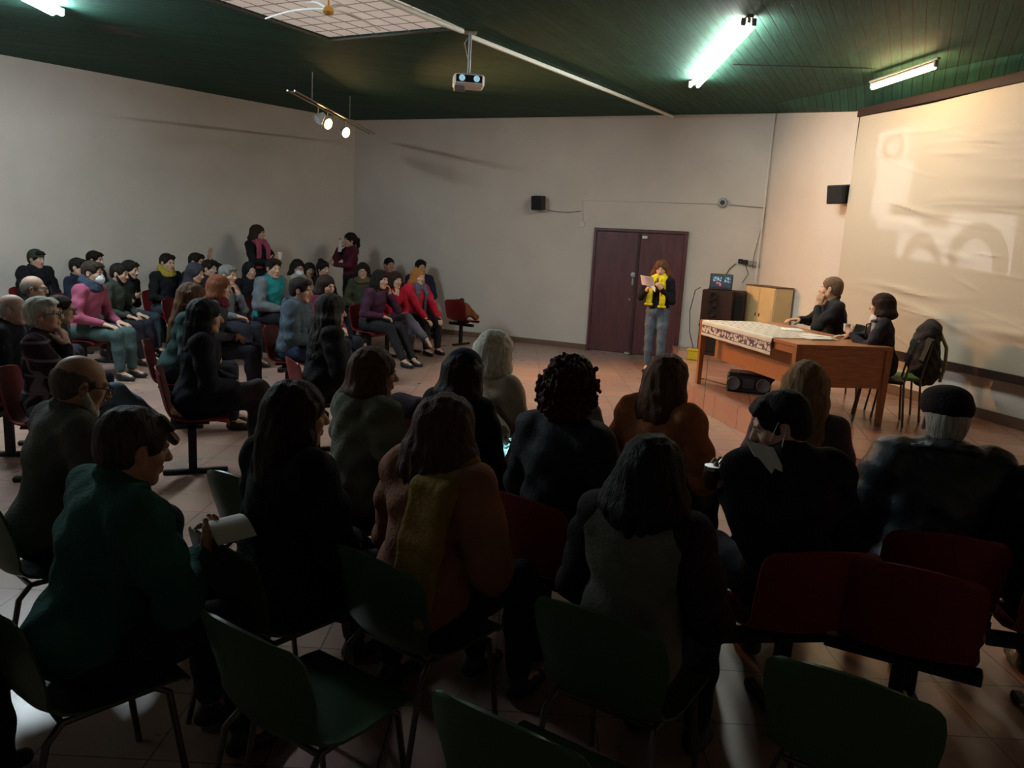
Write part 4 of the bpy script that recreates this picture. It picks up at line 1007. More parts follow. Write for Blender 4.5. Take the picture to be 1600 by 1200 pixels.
# embroidered runner: lies on the desk and hangs over the front edge
def runner_mat():
    m = mat('runner_cloth', (.62, .55, .45), .9, .1, bump=.2, bscale=150); nt = m.node_tree; b = nt.nodes['Principled BSDF']; N = nt.nodes.new; L_ = nt.links.new
    tc = N('ShaderNodeTexCoord'); sp = N('ShaderNodeSeparateXYZ'); L_(tc.outputs['Object'], sp.inputs[0])
    ck = N('ShaderNodeTexChecker'); ck.inputs['Scale'].default_value = 26; L_(tc.outputs['Object'], ck.inputs[0])
    vo = N('ShaderNodeTexVoronoi'); vo.inputs['Scale'].default_value = 22; vo.feature = 'F1'; L_(tc.outputs['Object'], vo.inputs[0])
    def band(src, lo_, hi_):
        a = N('ShaderNodeMath'); a.operation = 'GREATER_THAN'; a.inputs[1].default_value = lo_; L_(src, a.inputs[0]); c = N('ShaderNodeMath'); c.operation = 'LESS_THAN'; c.inputs[1].default_value = hi_; L_(src, c.inputs[0])
        d_ = N('ShaderNodeMath'); d_.operation = 'MULTIPLY'; L_(a.outputs[0], d_.inputs[0]); L_(c.outputs[0], d_.inputs[1]); return d_.outputs[0]
    bz = band(sp.outputs[2], th-.135, th-.055); g = N('ShaderNodeMath'); g.operation = 'GREATER_THAN'; g.inputs[1].default_value = .52; L_(vo.outputs[0], g.inputs[0])
    ml = N('ShaderNodeMath'); ml.operation = 'MULTIPLY'; L_(bz, ml.inputs[0]); L_(g.outputs[0], ml.inputs[1])
    e1 = band(sp.outputs[2], th-.142, th-.134); e2 = band(sp.outputs[2], th-.056, th-.048); ad = N('ShaderNodeMath'); ad.operation = 'ADD'; L_(e1, ad.inputs[0]); L_(e2, ad.inputs[1])
    ad2 = N('ShaderNodeMath'); ad2.operation = 'MAXIMUM'; L_(ad.outputs[0], ad2.inputs[0]); L_(ml.outputs[0], ad2.inputs[1])
    # thin dark stripes across the part lying on the desk
    wv = N('ShaderNodeMath'); wv.operation = 'PINGPONG'; wv.inputs[1].default_value = .045; L_(sp.outputs[0], wv.inputs[0]); w2 = N('ShaderNodeMath'); w2.operation = 'LESS_THAN'; w2.inputs[1].default_value = .009; L_(wv.outputs[0], w2.inputs[0])
    tp = N('ShaderNodeMath'); tp.operation = 'GREATER_THAN'; tp.inputs[1].default_value = th-.004; L_(sp.outputs[2], tp.inputs[0]); w3 = N('ShaderNodeMath'); w3.operation = 'MULTIPLY'; L_(w2.outputs[0], w3.inputs[0]); L_(tp.outputs[0], w3.inputs[1])
    fin = N('ShaderNodeMath'); fin.operation = 'MAXIMUM'; L_(ad2.outputs[0], fin.inputs[0]); L_(w3.outputs[0], fin.inputs[1])
    mx = N('ShaderNodeMix'); mx.data_type = 'RGBA'; mx.inputs[6].default_value = (.62, .55, .45, 1); mx.inputs[7].default_value = (.15, .085, .10, 1); L_(fin.outputs[0], mx.inputs[0]); L_(mx.outputs[2], b.inputs['Base Color']); return m
prof = [(wX*.22, th+.004)]+[(x, th+.004) for x in np.linspace(wX*.15, -wX/2+.01, 14)]+[(-wX/2-.004, th+.002), (-wX/2-.010, th-.006)]+[(-wX/2-.012-.004*math.sin(i), th-.012-.018*i) for i in range(10)]
P = []
for (x, z) in prof:
    row = []
    for k in range(41):
        t = k/40; y = -lY/2+.46+(lY-.56)*t; row.append((x-(.006*math.sin(k*.7) if z < th else 0), y, z+(.001*math.sin(k*1.3+x*20) if z > th else 0)))
    P.append(row)
mb = MB(); mb.slab(np.array(P), .004); o = mb.build('table_runner', runner_mat()); o.location = (ctr[0], ctr[1], PZ); o.rotation_euler = (0, 0, taz)
tag(o, 'embroidered cream cloth runner hanging over the desk front edge', 'tablecloth')
PAP = mat('paper', (.74, .70, .64), .8)
for i, (x, y, w_, h_, a, lb) in enumerate(((.10, -.42, .21, .30, .3, 'loose white papers on the desk before the seated woman'), (.16, .18, .21, .30, -.5, 'white sheets on the runner before the seated man'), (-.02, -.62, .30, .21, .15, 'wide white sheet near the bare end of the desk'))):
    mb = MB(); mb.box((0, 0, 0), (w_, h_, .006)); mb.box((.02, .015, .005), (w_*.96, h_*.96, .003), .12); o = mb.build('papers', PAP); q = tw(x, y, th+.004+.005); o.location = q; o.rotation_euler = (0, 0, taz+a); tag(o, lb, 'paper', 'papers on the desk')
# press jug
q = at(1365, 537, TZ+.0); jr = empty('press_jug', (q[0], q[1], TZ+.001), 0, 'pale press jug with black frame at desk end', 'jug')
GL = mat('jug_body', (.62, .60, .55), .22, .5, metal=.35)
mb = MB(); mb.lathe([(.001, .012), (.05, .012), (.052, .02), (.052, .20), (.055, .215), (.050, .20), (.048, .025), (.001, .018)], n=28); mb.build('glass', GL, jr)
mb = MB(); mb.lathe([(.001, 0), (.056, 0), (.056, .016), (.001, .014)], n=28); mb.lathe([(.001, .214), (.058, .214), (.056, .236), (.012, .245), (.001, .246)], n=28); mb.tube([(0, 0, .24), (0, 0, .28)], .004); mb.sphere((0, 0, .285), .013)
for a in (0, 1.57, 3.14, 4.71): mb.tube([(.055*math.cos(a), .055*math.sin(a), .01), (.055*math.cos(a), .055*math.sin(a), .22)], .0035, 6)
mb.build('frame', BLK, jr)
mb = MB(); mb.tube([(-.055, 0, .20), (-.095, 0, .19), (-.10, 0, .12), (-.085, 0, .05), (-.055, 0, .04)], .008, 8); mb.build('handle', BLK, jr)
# ---------------- cabinet, loudspeaker stack, laptop by the wall
def bx(name, c, d, m, parent, bev=.004, **kw): mb = MB(); mb.box(c, d, bev=bev); return mb.build(name, m, parent, **kw)
g = at(1178, 535, .25)
ca = atw(1160, 445); cb = atw(1236, 450)
cl = at(1162, 446, 1.30); crr = at(1236, 451, 1.30)
cz = 1.36; A_ = at(1166, 447, cz)[:2]; B_ = at(1217, 450, cz)[:2]
# front face between A_ and B_, pulled in front of the wall
f = 1.0
def pull(px, y_off):                                 # the point on a line parallel to the wall
    d = ray(px); t = (WP0-y_off)/(d[1]-WM*d[0]); return CAM+d*t
a0, a1 = ats(1167, 446, .34), ats(1213, 450, .34); CW = np.linalg.norm((a1-a0)[:2]); ctop = (a0[2]+a1[2])/2
CD = .30; cc = ((a0+a1)/2)[:2]-sn*CD/2; CAZ = math.atan2(sd[1], sd[0])
CABW = mat('cabinet_beige', (.56, .40, .20), .5, .35, bump=.05, bscale=30, var=.06)
cr = empty('cabinet', (cc[0], cc[1], PZ), CAZ, 'beige two door cabinet by the wall behind the desk', 'cabinet'); ch = ctop-PZ
fs = 1 if (rotz(CAZ)@np.array([0, 1, 0]))[:2]@sn > 0 else -1       # which local y faces the room
bx('body', (0, 0, ch/2), (CW, CD, ch), CABW, cr, .006)
for x in (-1, 1):
    dr_ = bx('door', (x*CW/4, fs*(CD/2+.006), ch/2+.02), (CW/2-.012, .016, ch-.08), CABW, cr, .003); bx('lock', (x*.05, fs*(CD/2+.018), ch*.62), (.02, .012, .05), BLK, dr_)
mb = MB(); mb.box((0, 0, ch+.008), (CW+.02, CD+.02, .016), bev=.003); mb.build('top', mat('cabinet_top', (.10, .06, .035), .5), cr)
# black amplifier rack/loudspeaker under the laptop
l0, l1 = pull((1098, 452), .95), pull((1146, 456), .95); LW = np.linalg.norm((l1-l0)[:2]); lz = l0[2]; m2 = ((l0+l1)/2)[:2]-wn*.20
sp_ = empty('loudspeaker', (m2[0], m2[1], PZ), WAZ, 'tall black loudspeaker cabinet standing under the laptop', 'speaker'); lh = lz-PZ
DKB = mat('speaker_brown', (.035, .016, .014), .6, .3, bump=.2, bscale=60)
bx('cabinet', (0, 0, lh/2), (LW, .42, lh), DKB, sp_, .012)
bx('grille', (0, -.214, lh*.30), (LW*.86, .016, lh*.48), GRL, sp_)
for k, z in enumerate((.66, .80, .91)):
    mb = MB(); mb.lathe([(.001, .01), (.03, .012), (.062-.008*k, .03), (.07-.008*k, .03), (.07-.008*k, 0)], (-LW*.12, -.21, lh*z), 20, M=rotx(PI/2)); mb.build('driver', GRL, sp_)
for k in range(5): mb = MB(); mb.box((-LW/2-.012, -.12+.06*k, lh*(.45+.1*k)), (.02, .05, .05), bev=.008); mb.build('handle', BLK, sp_)
sq = pull((1154, 455), .55); s2 = empty('loudspeaker', (sq[0], sq[1], PZ), WAZ, 'dark brown loudspeaker box between laptop stand and cabinet', 'speaker')
bx('cabinet', (0, 0, (lz-PZ)/2), (.26, .36, lz-PZ), DKB, s2, .01); bx('grille', (0, -.184, (lz-PZ)*.5), (.22, .014, (lz-PZ)*.85), GRL, s2)
# laptop
lp = empty('laptop', (m2[0], m2[1], lz+.001), WAZ+math.radians(8), 'open black laptop with lit screen on the loudspeaker', 'laptop')
bx('base', (0, -.02, .010), (.36, .24, .018), BLK, lp, .005)
Mx = rotx(-.22); mb = MB(); mb.box((0, .115, .135), (.36, .012, .24), bev=.004, M=None); mb.v = [tuple(np.array([0, .10, .015])+Mx@(np.array(p)-np.array([0, .115, .015]))+np.array([0, 0, 0])) for p in mb.v]; sc = mb.build('lid', BLK, lp)
def scrmat():
    m = mat('laptop_screen', (.02, .02, .03), .2); nt = m.node_tree; b = nt.nodes['Principled BSDF']; N = nt.nodes.new; L_ = nt.links.new
    tc = N('ShaderNodeTexCoord'); sp2 = N('ShaderNodeSeparateXYZ'); L_(tc.outputs['Object'], sp2.inputs[0])
    def bxm(x0, x1, z0, z1):
        o = None
        for s_, v0, op in ((0, x0, 'GREATER_THAN'), (0, x1, 'LESS_THAN'), (2, z0, 'GREATER_THAN'), (2, z1, 'LESS_THAN')):
            a = N('ShaderNodeMath'); a.operation = op; a.inputs[1].default_value = v0; L_(sp2.outputs[s_], a.inputs[0])
            if o is None: o = a.outputs[0]
            else: mm = N('ShaderNodeMath'); mm.operation = 'MULTIPLY'; L_(o, mm.inputs[0]); L_(a.outputs[0], mm.inputs[1]); o = mm.outputs[0]
        return o
    mk = bxm(-.13, .0, .13, .20); rk = bxm(-.08, .0, .06, .12); gk = bxm(.05, .14, .12, .20)
    nz_ = N('ShaderNodeTexNoise'); nz_.inputs['Scale'].default_value = 45; L_(tc.outputs['Object'], nz_.inputs[0]); gt = N('ShaderNodeMath'); gt.operation = 'GREATER_THAN'; gt.inputs[1].default_value = .5; L_(nz_.outputs[0], gt.inputs[0])
    base = (.015, .02, .03, 1); cur = None
    for msk, c_ in ((mk, (.25, .45, .5, 1)), (gk, (.2, .4, .45, 1)), (rk, (.7, .12, .16, 1))):
        mm = N('ShaderNodeMath'); mm.operation = 'MULTIPLY'; L_(msk, mm.inputs[0]); L_(gt.outputs[0], mm.inputs[1])
        mx = N('ShaderNodeMix'); mx.data_type = 'RGBA'; mx.inputs[7].default_value = c_
        if cur is None: mx.inputs[6].default_value = base
        else: L_(cur, mx.inputs[6])
        L_(mm.outputs[0], mx.inputs[0]); cur = mx.outputs[2]
    L_(cur, b.inputs['Emission Color']); b.inputs['Emission Strength'].default_value = .8; return m
mb = MB(); mb.box((0, .107, .137), (.325, .003, .205)); mb.v = [tuple(np.array([0, .10, .015])+Mx@(np.array(p)-np.array([0, .115, .015]))) for p in mb.v]; mb.build('screen', scrmat(), lp)
cable('laptop_cable', [np.array([l0[0]-.05, l0[1]-.05, lz+.03]), np.array([l0[0]-.12, l0[1]-.02, lz-.02]), np.array([l0[0]-.17, l0[1], lz-.35]), np.array([l0[0]-.14, l0[1], lz-.7]), np.array([l0[0]-.06, l0[1], PZ+.10]), np.array([l0[0]-.04, l0[1]-.04, PZ+.006])], .007, BLK, 'black lead hanging left of the loudspeaker')
q = at(1083, 561, .06); q = at(1083, 556, 0.); r_ = empty('yellow_crate', (2.66, 12.12, 0), WAZ, 'small yellow crate on the floor right of the door', 'crate')
YL = mat('yellow_plastic', (.62, .42, .02), .5); yp = at(1083, 562, PZ); r_.location = (yp[0], yp[1], PZ)
bx('body', (0, 0, .08), (.18, .14, .16), YL, r_, .012)
bx('rim', (0, 0, .15), (.20, .16, .025), YL, r_, .008)
# black case (radio) under the desk front
q = at(1168, 612, PZ); fr_ = empty('equipment_case', (q[0], q[1], PZ), taz+math.radians(-28), 'black audio case with round speakers on platform before desk', 'case')
bx('case', (0, 0, .11), (.50, .26, .22), mat('case_black', (.018, .014, .013), .5, .4, bump=.2, bscale=80), fr_, .02); bx('lid', (0, 0, .232), (.46, .24, .02), mat('case_lid', (.09, .055, .035), .6), fr_, .006)
for x in (-.17, .17): mb = MB(); mb.lathe([(.001, .01), (.05, .012), (.075, .025), (.082, .02), (.082, 0)], (x, -.13, .11), 20, M=rotx(PI/2)); mb.build('driver', mat('driver_grey', (.10, .10, .095), .4), fr_)
mb = MB(); mb.tube([(-.12, -.12, .235), (-.12, -.16, .26), (.12, -.16, .26), (.12, -.12, .235)], .010, 8); mb.build('handle', CHR, fr_)
bx('panel', (0, -.135, .12), (.14, .012, .12), mat('case_panel', (.05, .05, .05), .3), fr_)
cable('floor_cable', [at(1145, 590, PZ+.006), at(1190, 575, PZ+.006), at(1235, 572, PZ+.006), at(1290, 580, PZ+.006)], .007, BLK, 'black cable lying on the platform under the desk', 'cable')
cable('floor_cable', [at(1088, 592, PZ+.006), at(1100, 592, PZ+.006), at(1130, 600, PZ+.006), at(1150, 603, PZ+.006)], .006, BLK, 'thin dark cable on the platform edge left of the case', 'cable')
# stool-like chair with backpack at the right of the seated woman
def plain_chair(loc, az, label, mseat, name='chair', back=True):
    r = empty(name, loc, az, label, 'chair', None)
    bx('seat', (0, 0, .44), (.42, .40, .035), mseat, r, .012)
    if back:
        P = np.array([[(-.20+.4*k/10, -.20-.04*(1-((k-5)/5)**2)-.06*i/6, .62+.24*i/6) for k in range(11)] for i in range(7)]); mb = MB(); mb.slab(P, .014); mb.build('backrest', mat('chair_back_dark', (.02, .02, .018), .6), r)
    for x in (-1, 1):
        mb = MB(); mb.tube([(x*.17, .17, .425), (x*.20, .22, .0)], .011, 8); mb.build('leg', LEGM, r)
        mb = MB(); mb.tube([(x*.19, -.26, .84), (x*.19, -.20, .44), (x*.20, -.24, .0)] if back else [(x*.17, -.17, .42), (x*.20, -.22, 0)], .011, 8); mb.build('leg', LEGM, r)
    return r
GS = mat('seat_green', (.07, .14, .03), .6)
cq = at(1398, 657, PZ); caz = math.radians(75)
plain_chair((cq[0]+.05, cq[1]+.22, PZ), caz, 'metal legged chair with green seat at the desk end', GS, 'side_chair')
BKG = mat('bag_black', (.030, .024, .022), .85, .2, bump=.5, bscale=40, var=.4, vscale=10)
bq = at(1428, 520, 1.05); br_ = empty('backpack', (cq[0]+.42, cq[1]+.42, PZ+.30), caz, 'dark bulky backpack with yellow strap on the green seated chair', 'backpack')
s_ = SDF(); s_.ell((0, 0, .36), (.21, .15, .34), k=.05); s_.ell((.05, -.08, .22), (.16, .12, .20), k=.05); s_.ell((-.05, -.02, .62), (.15, .11, .12), k=.05)
V, Q = s_.mesh(.012, folds(.008, 5)); npmesh('bag', [(V, Q, 0)], [BKG], br_)
mb = MB(); mb.tube([(-.02, -.13, .60), (-.05, -.20, .45), (-.05, -.21, .25), (-.02, -.19, .08)], .018, 8); mb.tube([(.12, -.08, .62), (.14, -.17, .42)], .014, 8); mb.build('strap', mat('strap_yellow', (.30, .27, .12), .7), br_)
s_ = SDF(); s_.ell((.10, -.12, .42), (.05, .03, .07), k=.02); V, Q = s_.mesh(.009); npmesh('green_pouch', [(V, Q, 0)], [mat('pouch_green', (.02, .28, .05), .6)], br_)
#@@CAST
BK = (.010, .008, .008); DKBR = (.022, .011, .007); BRN = (.055, .028, .014); AUB = (.14, .045, .018); GRY = (.16, .155, .15); WHT = (.62, .60, .55)
def SEATL(lbl): return lbl
# --- platform: the three speakers
pres = person((1034, 408), 'woman standing with yellow scarf, jeans, microphone and papers before the maroon door', xy=atd(1034, 408, (at(1020, 588, 0)-CAM)@F_), g='f', stand=True, target=(.4, 6.0), face=-12, lean=3, hyaw=12, hpitch=8,
    pose='holdhigh', pose_l='mic', top=(.010, .010, .014), leg=(.085, .115, .15), hair='wavy', hc_=(.10, .045, .02), L=.20, scarf=('tails', (.62, .52, .015)), skinc=(.55, .32, .22), vox=.0075, seat=None)
def hold(o, info, sd, off=(0, 0, 0)):
    E_, T, dd, n, cu = info['A'][sd]; p = T+dd/np.linalg.norm(dd)*.075*info['s']+n/np.linalg.norm(n)*.03+np.array(off); w_ = info['W'](p); o.location = w_; return w_
o = empty('microphone', (0, 0, 0), pres['az'], 'small handheld microphone held to the mouth of the scarf woman', 'microphone'); hold(o, pres, -1)
mb = MB(); mb.tube([(0, 0, -.09), (0, .01, .07)], .011, 10); mb.build('handle', BLK, o); mb = MB(); mb.sphere((0, .014, .09), .023); mb.build('grille', mat('mic_grille', (.35, .35, .35), .35, metal=.8), o)
o = empty('speech_papers', (0, 0, 0), pres['az'], 'white papers held up by the woman in the yellow scarf', 'paper'); hold(o, pres, 1, (.02, .03, .03))
P = np.array([[(-.10+.2*i/8, -.02+.03*math.sin(i/8*PI)+.10*k/6, -.03+.14*k/6+.02*i/8) for k in range(7)] for i in range(9)]); mb = MB(); mb.slab(P, .003); mb.build('sheet', mat('paper_bright', (.85, .74, .70), .8), o)
P = np.array([[(-.12+.13*i/6, .0, -.04-.10*k/6+.02*i) for k in range(5)] for i in range(7)]); mb = MB(); mb.slab(P, .003); mb.build('sheet', mat('paper_bright', (.85, .74, .70), .8), o)
tgtP = (pres['base'][0], pres['base'][1])
man = person((1300, 433), 'short haired man at the desk in dark jacket, hand on cheek', ppm=155, floor=PZ, target=tgtP, face=52, lean=12, hyaw=-28, hpitch=2, pose='table', pose_l='cheek', top=(.022, .021, .024), leg=(.02, .02, .03), hair='crop', hc_=(.17, .10, .06), skinc=(.58, .33, .21), vox=.0075, legs='out', seat=None, scarf=None)
lady = person((1378, 459), 'woman at the desk end with shoulder length dark hair and grey coat', ppm=157, floor=PZ, g='f', target=tgtP, face=46, lean=8, hyaw=-18, hpitch=5, pose='table', pose_l='holdhigh', top=(.035, .030, .034), leg=(.02, .02, .025), hair='bob', hc_=(.035, .014, .009), skinc=(.58, .33, .21), vox=.0075, legs='out', seat=None, scarf=('plain', (.55, .48, .45)))
plain_chair((man['base'][0], man['base'][1], PZ), man['az'], 'metal legged chair under the man at the desk', mat('seat_dark', (.03, .02, .02), .6), 'side_chair')
plain_chair((lady['base'][0], lady['base'][1], PZ), lady['az'], 'metal legged chair under the woman at the desk', mat('seat_dark', (.03, .02, .02), .6), 'side_chair')
o = empty('cup', (0, 0, 0), 0, 'white cup in the hand of the woman at the desk', 'cup'); hold(o, lady, -1)
mb = MB(); mb.lathe([(.001, -.04), (.028, -.04), (.036, .04), (.033, .04), (.026, -.034), (.001, -.034)], n=20); mb.build('cup_body', mat('china', (.7, .68, .65), .3), o)
# --- audience: name, pixel of the head top, then looks
NAVY = (.018, .024, .045); BLKC = (.012, .012, .014); OLV = (.045, .048, .028)
def P_(who, px, label, **k):
    inf = person(px, label, seat=None, **{q: v for q, v in k.items() if q != 'seat'})
    st = k.get('seat', 'red')
    if not k.get('stand') and st:
        (red_seat if st == 'red' else green_chair)((inf['base'][0], inf['base'][1], 0), inf['az'], who)
    return inf
# against the left wall and behind
P_('man in the dark knitted cap', (57, 391), 'man in dark knitted cap and puffy black jacket by left wall', ppm=118, face=-6, hair='short', extra=(('beanie', (.035, .045, .035)),), top=(.010, .010, .013), bulk=.028, pose='lap')
P_('man behind the pink jacket', (149, 393), 'short haired man seated behind the man in the pink jacket', ppm=112, top=NAVY, face=10)
P_('dark head left of him', (123, 404), 'black haired person in navy half hidden behind the pink jacket', ppm=118, top=(.012, .016, .03), g='f', hair='short')
P_('pink jacket', (146, 409), 'man in a pink jacket with a white mask and dark hair', ppm=150, top=(.30, .075, .13), leg=(.06, .10, .10), hair='short', hc_=(.03, .02, .014), face=-8, lean=12, extra=('mask',), scarf=('plain', (.035, .05, .08)), pose='thigh')
P_('olive jacket beard', (189, 413), 'black haired bearded man in an olive jacket beside the pink jacket', ppm=126, top=(.035, .045, .035), hair='short', extra=(('beard', BK),), lean=14, hpitch=10, pose='thigh')
P_('dark jacket beard', (205, 408), 'bearded man in black jacket leaning forward behind the olive jacket', ppm=120, top=BLKC, hair='short', extra=(('beard', BK),), lean=16, hpitch=8, pose='fold', leg=(.05, .07, .09))
P_('yellow shirt', (262, 397), 'black haired man in dark jacket over a yellow shirt', ppm=116, top=BLKC, scarf=('plain', (.32, .25, .04)), hair='short', lean=8, face=-15, leg=(.07, .09, .12))
P_('raised hand', (308, 396), 'dark haired person by the left wall with one hand raised', ppm=114, top=(.02, .02, .025), pose='lap', pose_l='raise', hair='short')
P_('head behind grey hood', (328, 407), 'black haired person half hidden behind the grey hood', ppm=108, top=(.03, .025, .03), hair='short')
P_('grey hood', (309, 413), 'person in a dark grey hood near the left wall', ppm=120, g='f', top=(.03, .03, .035), hair='none', extra=(('hood', (.035, .035, .045)),), lean=14, hpitch=14)
P_('grey balding man', (54, 431), 'grey balding man with glasses behind the white haired man', ppm=165, top=(.012, .014, .018), hair='balding', hc_=(.16, .15, .13), extra=('glasses',), face=8, skinc=(.42, .26, .19), lean=12)
P_('bald man left', (22, 460), 'bald man with white fringe at the left edge of the picture', ppm=200, top=(.012, .012, .016), hair='balding', hc_=(.35, .30, .28), face=-14, skinc=(.48, .30, .25))
pl_ = mat('plaid', (.05, .03, .04), .9, .1, bump=.3, bscale=80)
nt = pl_.node_tree; b_n = nt.nodes['Principled BSDF']; tc = nt.nodes.new('ShaderNodeTexCoord'); wv1 = nt.nodes.new('ShaderNodeTexWave'); wv1.bands_direction = 'Z'; wv1.inputs['Scale'].default_value = 2.6; wv2 = nt.nodes.new('ShaderNodeTexWave'); wv2.bands_direction = 'X'; wv2.inputs['Scale'].default_value = 3.0
for q_ in (wv1, wv2): nt.links.new(tc.outputs['Object'], q_.inputs[0])
mm = nt.nodes.new('ShaderNodeMath'); mm.operation = 'MAXIMUM'; nt.links.new(wv1.outputs[1], mm.inputs[0]); nt.links.new(wv2.outputs[1], mm.inputs[1]); rp = nt.nodes.new('ShaderNodeValToRGB'); rp.color_ramp.elements[0].position = .9; rp.color_ramp.elements[0].color = (.030, .016, .026, 1); rp.color_ramp.elements[1].position = .99; rp.color_ramp.elements[1].color = (.16, .13, .14, 1); nt.links.new(mm.outputs[0], rp.inputs[0]); nt.links.new(rp.outputs[0], b_n.inputs['Base Color'])
plaid = P_('white haired man', (64, 465), 'white haired man in plaid jacket and glasses, hand at his chin', ppm=232, topmat=pl_, leg=(.10, .17, .21), hair='short', hc_=(.42, .40, .34), extra=('glasses',), face=-12, lean=2, hpitch=-6, pose='chin', pose_l='fold', legs='cross', vox=.007, bulk=.008, skinc=(.55, .33, .25))
P_('hidden man with glasses', (97, 462), 'dark haired man with glasses just behind the plaid jacket', ppm=183, top=(.03, .04, .035), hair='crop', extra=('glasses',), face=-5, lean=14)
P_('grey bearded man', (140, 557), 'bald grey bearded man with glasses in a dark grey sweater', ppm=385, top=(.085, .085, .072), tstyle='sweater', hair='balding', hc_=(.10, .08, .06), extra=(('beard', (.40, .38, .35)), 'glasses'), face=6, hyaw=-10, lean=14, hpitch=16, pose='lap', bulk=.012, skinc=(.40, .22, .15), seat='green')
p17 = P_('green fleece man', (222, 641), 'brown haired man in a dark green fleece holding a white paper', ppm=505, top=(.018, .085, .066), tstyle='sweater', hair='short', hc_=(.050, .036, .024), face=-2, hyaw=-4, lean=16, hpitch=12, pose='hold', pose_l='knee', bulk=.02, seat='green', skinc=(.42, .22, .15))
P_('long brown hair', (306, 444), 'woman with long brown hair left of the black coat', ppm=188, g='f', top=(.030, .065, .060), hair='long', hc_=(.085, .038, .016), L=.42, lean=14, hpitch=10)
P_('long black hair', (324, 468), 'woman with long black hair and black coat on a red seat', ppm=222, g='f', top=(.012, .012, .018), tstyle='coat', hair='long', hc_=(.009, .008, .009), L=.50, face=-6, lean=8, legs='cross', leg=(.045, .035, .035), pose='lap', bulk=.012)
P_('auburn woman', (345, 431), 'woman with short auburn hair and maroon scarf', ppm=158, g='f', top=(.05, .055, .06), hair='bob', hc_=AUB, scarf=('plain', (.12, .02, .03)), lean=12)
P_('grey haired man', (357, 415), 'grey haired man in a grey jacket, fist against his mouth', ppm=128, top=(.13, .15, .17), hair='short', hc_=(.17, .17, .16), pose='lap', pose_l='chin', lean=10, face=-10)
P_('black headscarf', (391, 411), 'woman in a black headscarf behind the grey haired man', ppm=107, g='f', top=BLKC, hair='none', extra=(('hood', (.010, .010, .012)),), face=-30)
P_('teal vest', (428, 404), 'young man in a teal vest with grey sleeves', ppm=126, top=(.020, .22, .23), tstyle='vest', extra=(('sleeve', (.15, .17, .19)),), hair='short', hyaw=-18, face=-12, lean=12, bulk=.02, pose='lap')
P_('masked woman in beige', (466, 406), 'dark haired woman with glasses, pale mask and beige coat', ppm=111, g='f', top=(.20, .18, .14), hair='bob', hc_=BK, extra=('glasses', 'mask'), face=-35, scarf=('plain', (.35, .30, .24)))
P_('small face beside', (484, 411), 'person with brown hair beside the masked woman in beige', ppm=95, g='f', top=(.16, .14, .12), hair='bob', hc_=DKBR, face=-35)
P_('hair bun', (506, 408), 'woman with black hair in a bun near the room corner', ppm=103, g='f', top=(.03, .022, .025), hair='bun', hc_=BK, face=-8, hyaw=-8)
P_('lit face woman', (512, 431), 'brown haired woman in maroon with warm lit face', ppm=136, g='f', top=(.12, .02, .035), hair='bob', hc_=DKBR, face=-25, hyaw=-10, hpitch=8)
P_('olive jacket glasses', (567, 411), 'woman with long dark hair, glasses and olive jacket', ppm=107, g='f', top=OLV, hair='long', hc_=BK, L=.28, extra=('glasses',), face=-60, scarf=('plain', (.09, .07, .04)))
P_('blue grey jacket', (472, 435), 'dark haired man in blue grey jacket with his back turned', ppm=158, top=(.055, .075, .095), hair='short', hc_=(.016, .012, .012), face=-12, lean=10, bulk=.022, extra=('hoodback',), leg=(.03, .05, .10))
P_('dark curls', (521, 462), 'woman with long dark curly hair and black coat facing away', ppm=200, g='f', top=(.014, .014, .014), hair='wavy', hc_=(.022, .018, .013), L=.42, face=4, lean=9, bulk=.02)
P_('man at back wall', (609, 401), 'short haired man in maroon by the back wall', ppm=96, top=(.12, .030, .035), hair='crop', hc_=BK, face=-20, skinc=(.42, .22, .15))
P_('purple jacket', (596, 423), 'woman with long dark hair and purple jacket, hand on cheek', ppm=119, g='f', top=(.055, .022, .045), hair='long', hc_=BK, L=.30, face=-18, lean=16, pose='lap', pose_l='cheek', legs='out', leg=(.02, .02, .022))
P_('red sweater', (619, 425), 'dark haired woman in red sweater, hand over her mouth', ppm=108, g='f', top=(.36, .012, .03), hair='bob', hc_=DKBR, face=-25, lean=14, pose='chin', pose_l='lap', legs='cross', leg=(.10, .09, .11), tstyle='sweater')
P_('man behind red jacket', (658, 406), 'dark haired man in navy behind the woman in red', ppm=98, top=NAVY, hair='short', face=-25)
P_('red jacket', (655, 420), 'blonde woman in a bright red jacket with grey scarf', ppm=107, g='f', top=(.50, .020, .045), hair='bob', hc_=(.36, .15, .035), face=-18, lean=10, pose='knee', legs='sit', scarf=('tails', (.10, .11, .15)), bulk=.012, leg=(.018, .018, .02), skinc=(.60, .36, .27))
# standing at the left wall
wl = lambda x, y, o: None
def on_left(px, off):
    d = ray(px); n_ = np.array([-LD[1], LD[0]]); n_ = n_ if n_@(np.array([0, 5])-CORN) > 0 else -n_
    p0 = CORN+n_*off; t = (p0@n_)/(d[:2]@n_); return CAM+d*t
ps = person((404, 352), 'woman standing at the left wall with pink scarf and white cup', xy=on_left((404, 352), .75), g='f', stand=True, face=-6, hyaw=20, lean=1, top=(.014, .014, .018), hair='bob', hc_=(.035, .02, .014), scarf=('tails', (.36, .08, .13)), pose='hold', pose_l='hold', leg=BLKC, seat=None)
o = empty('cup', (0, 0, 0), 0, 'white cup held by the woman with pink scarf', 'cup'); hold(o, ps, 1, (-.06, .05, .05))
mb = MB(); mb.lathe([(.001, -.06), (.032, -.06), (.042, .06), (.038, .06), (.03, -.054), (.001, -.054)], n=18); mb.build('cup_body', mat('china2', (.75, .73, .7), .4), o)
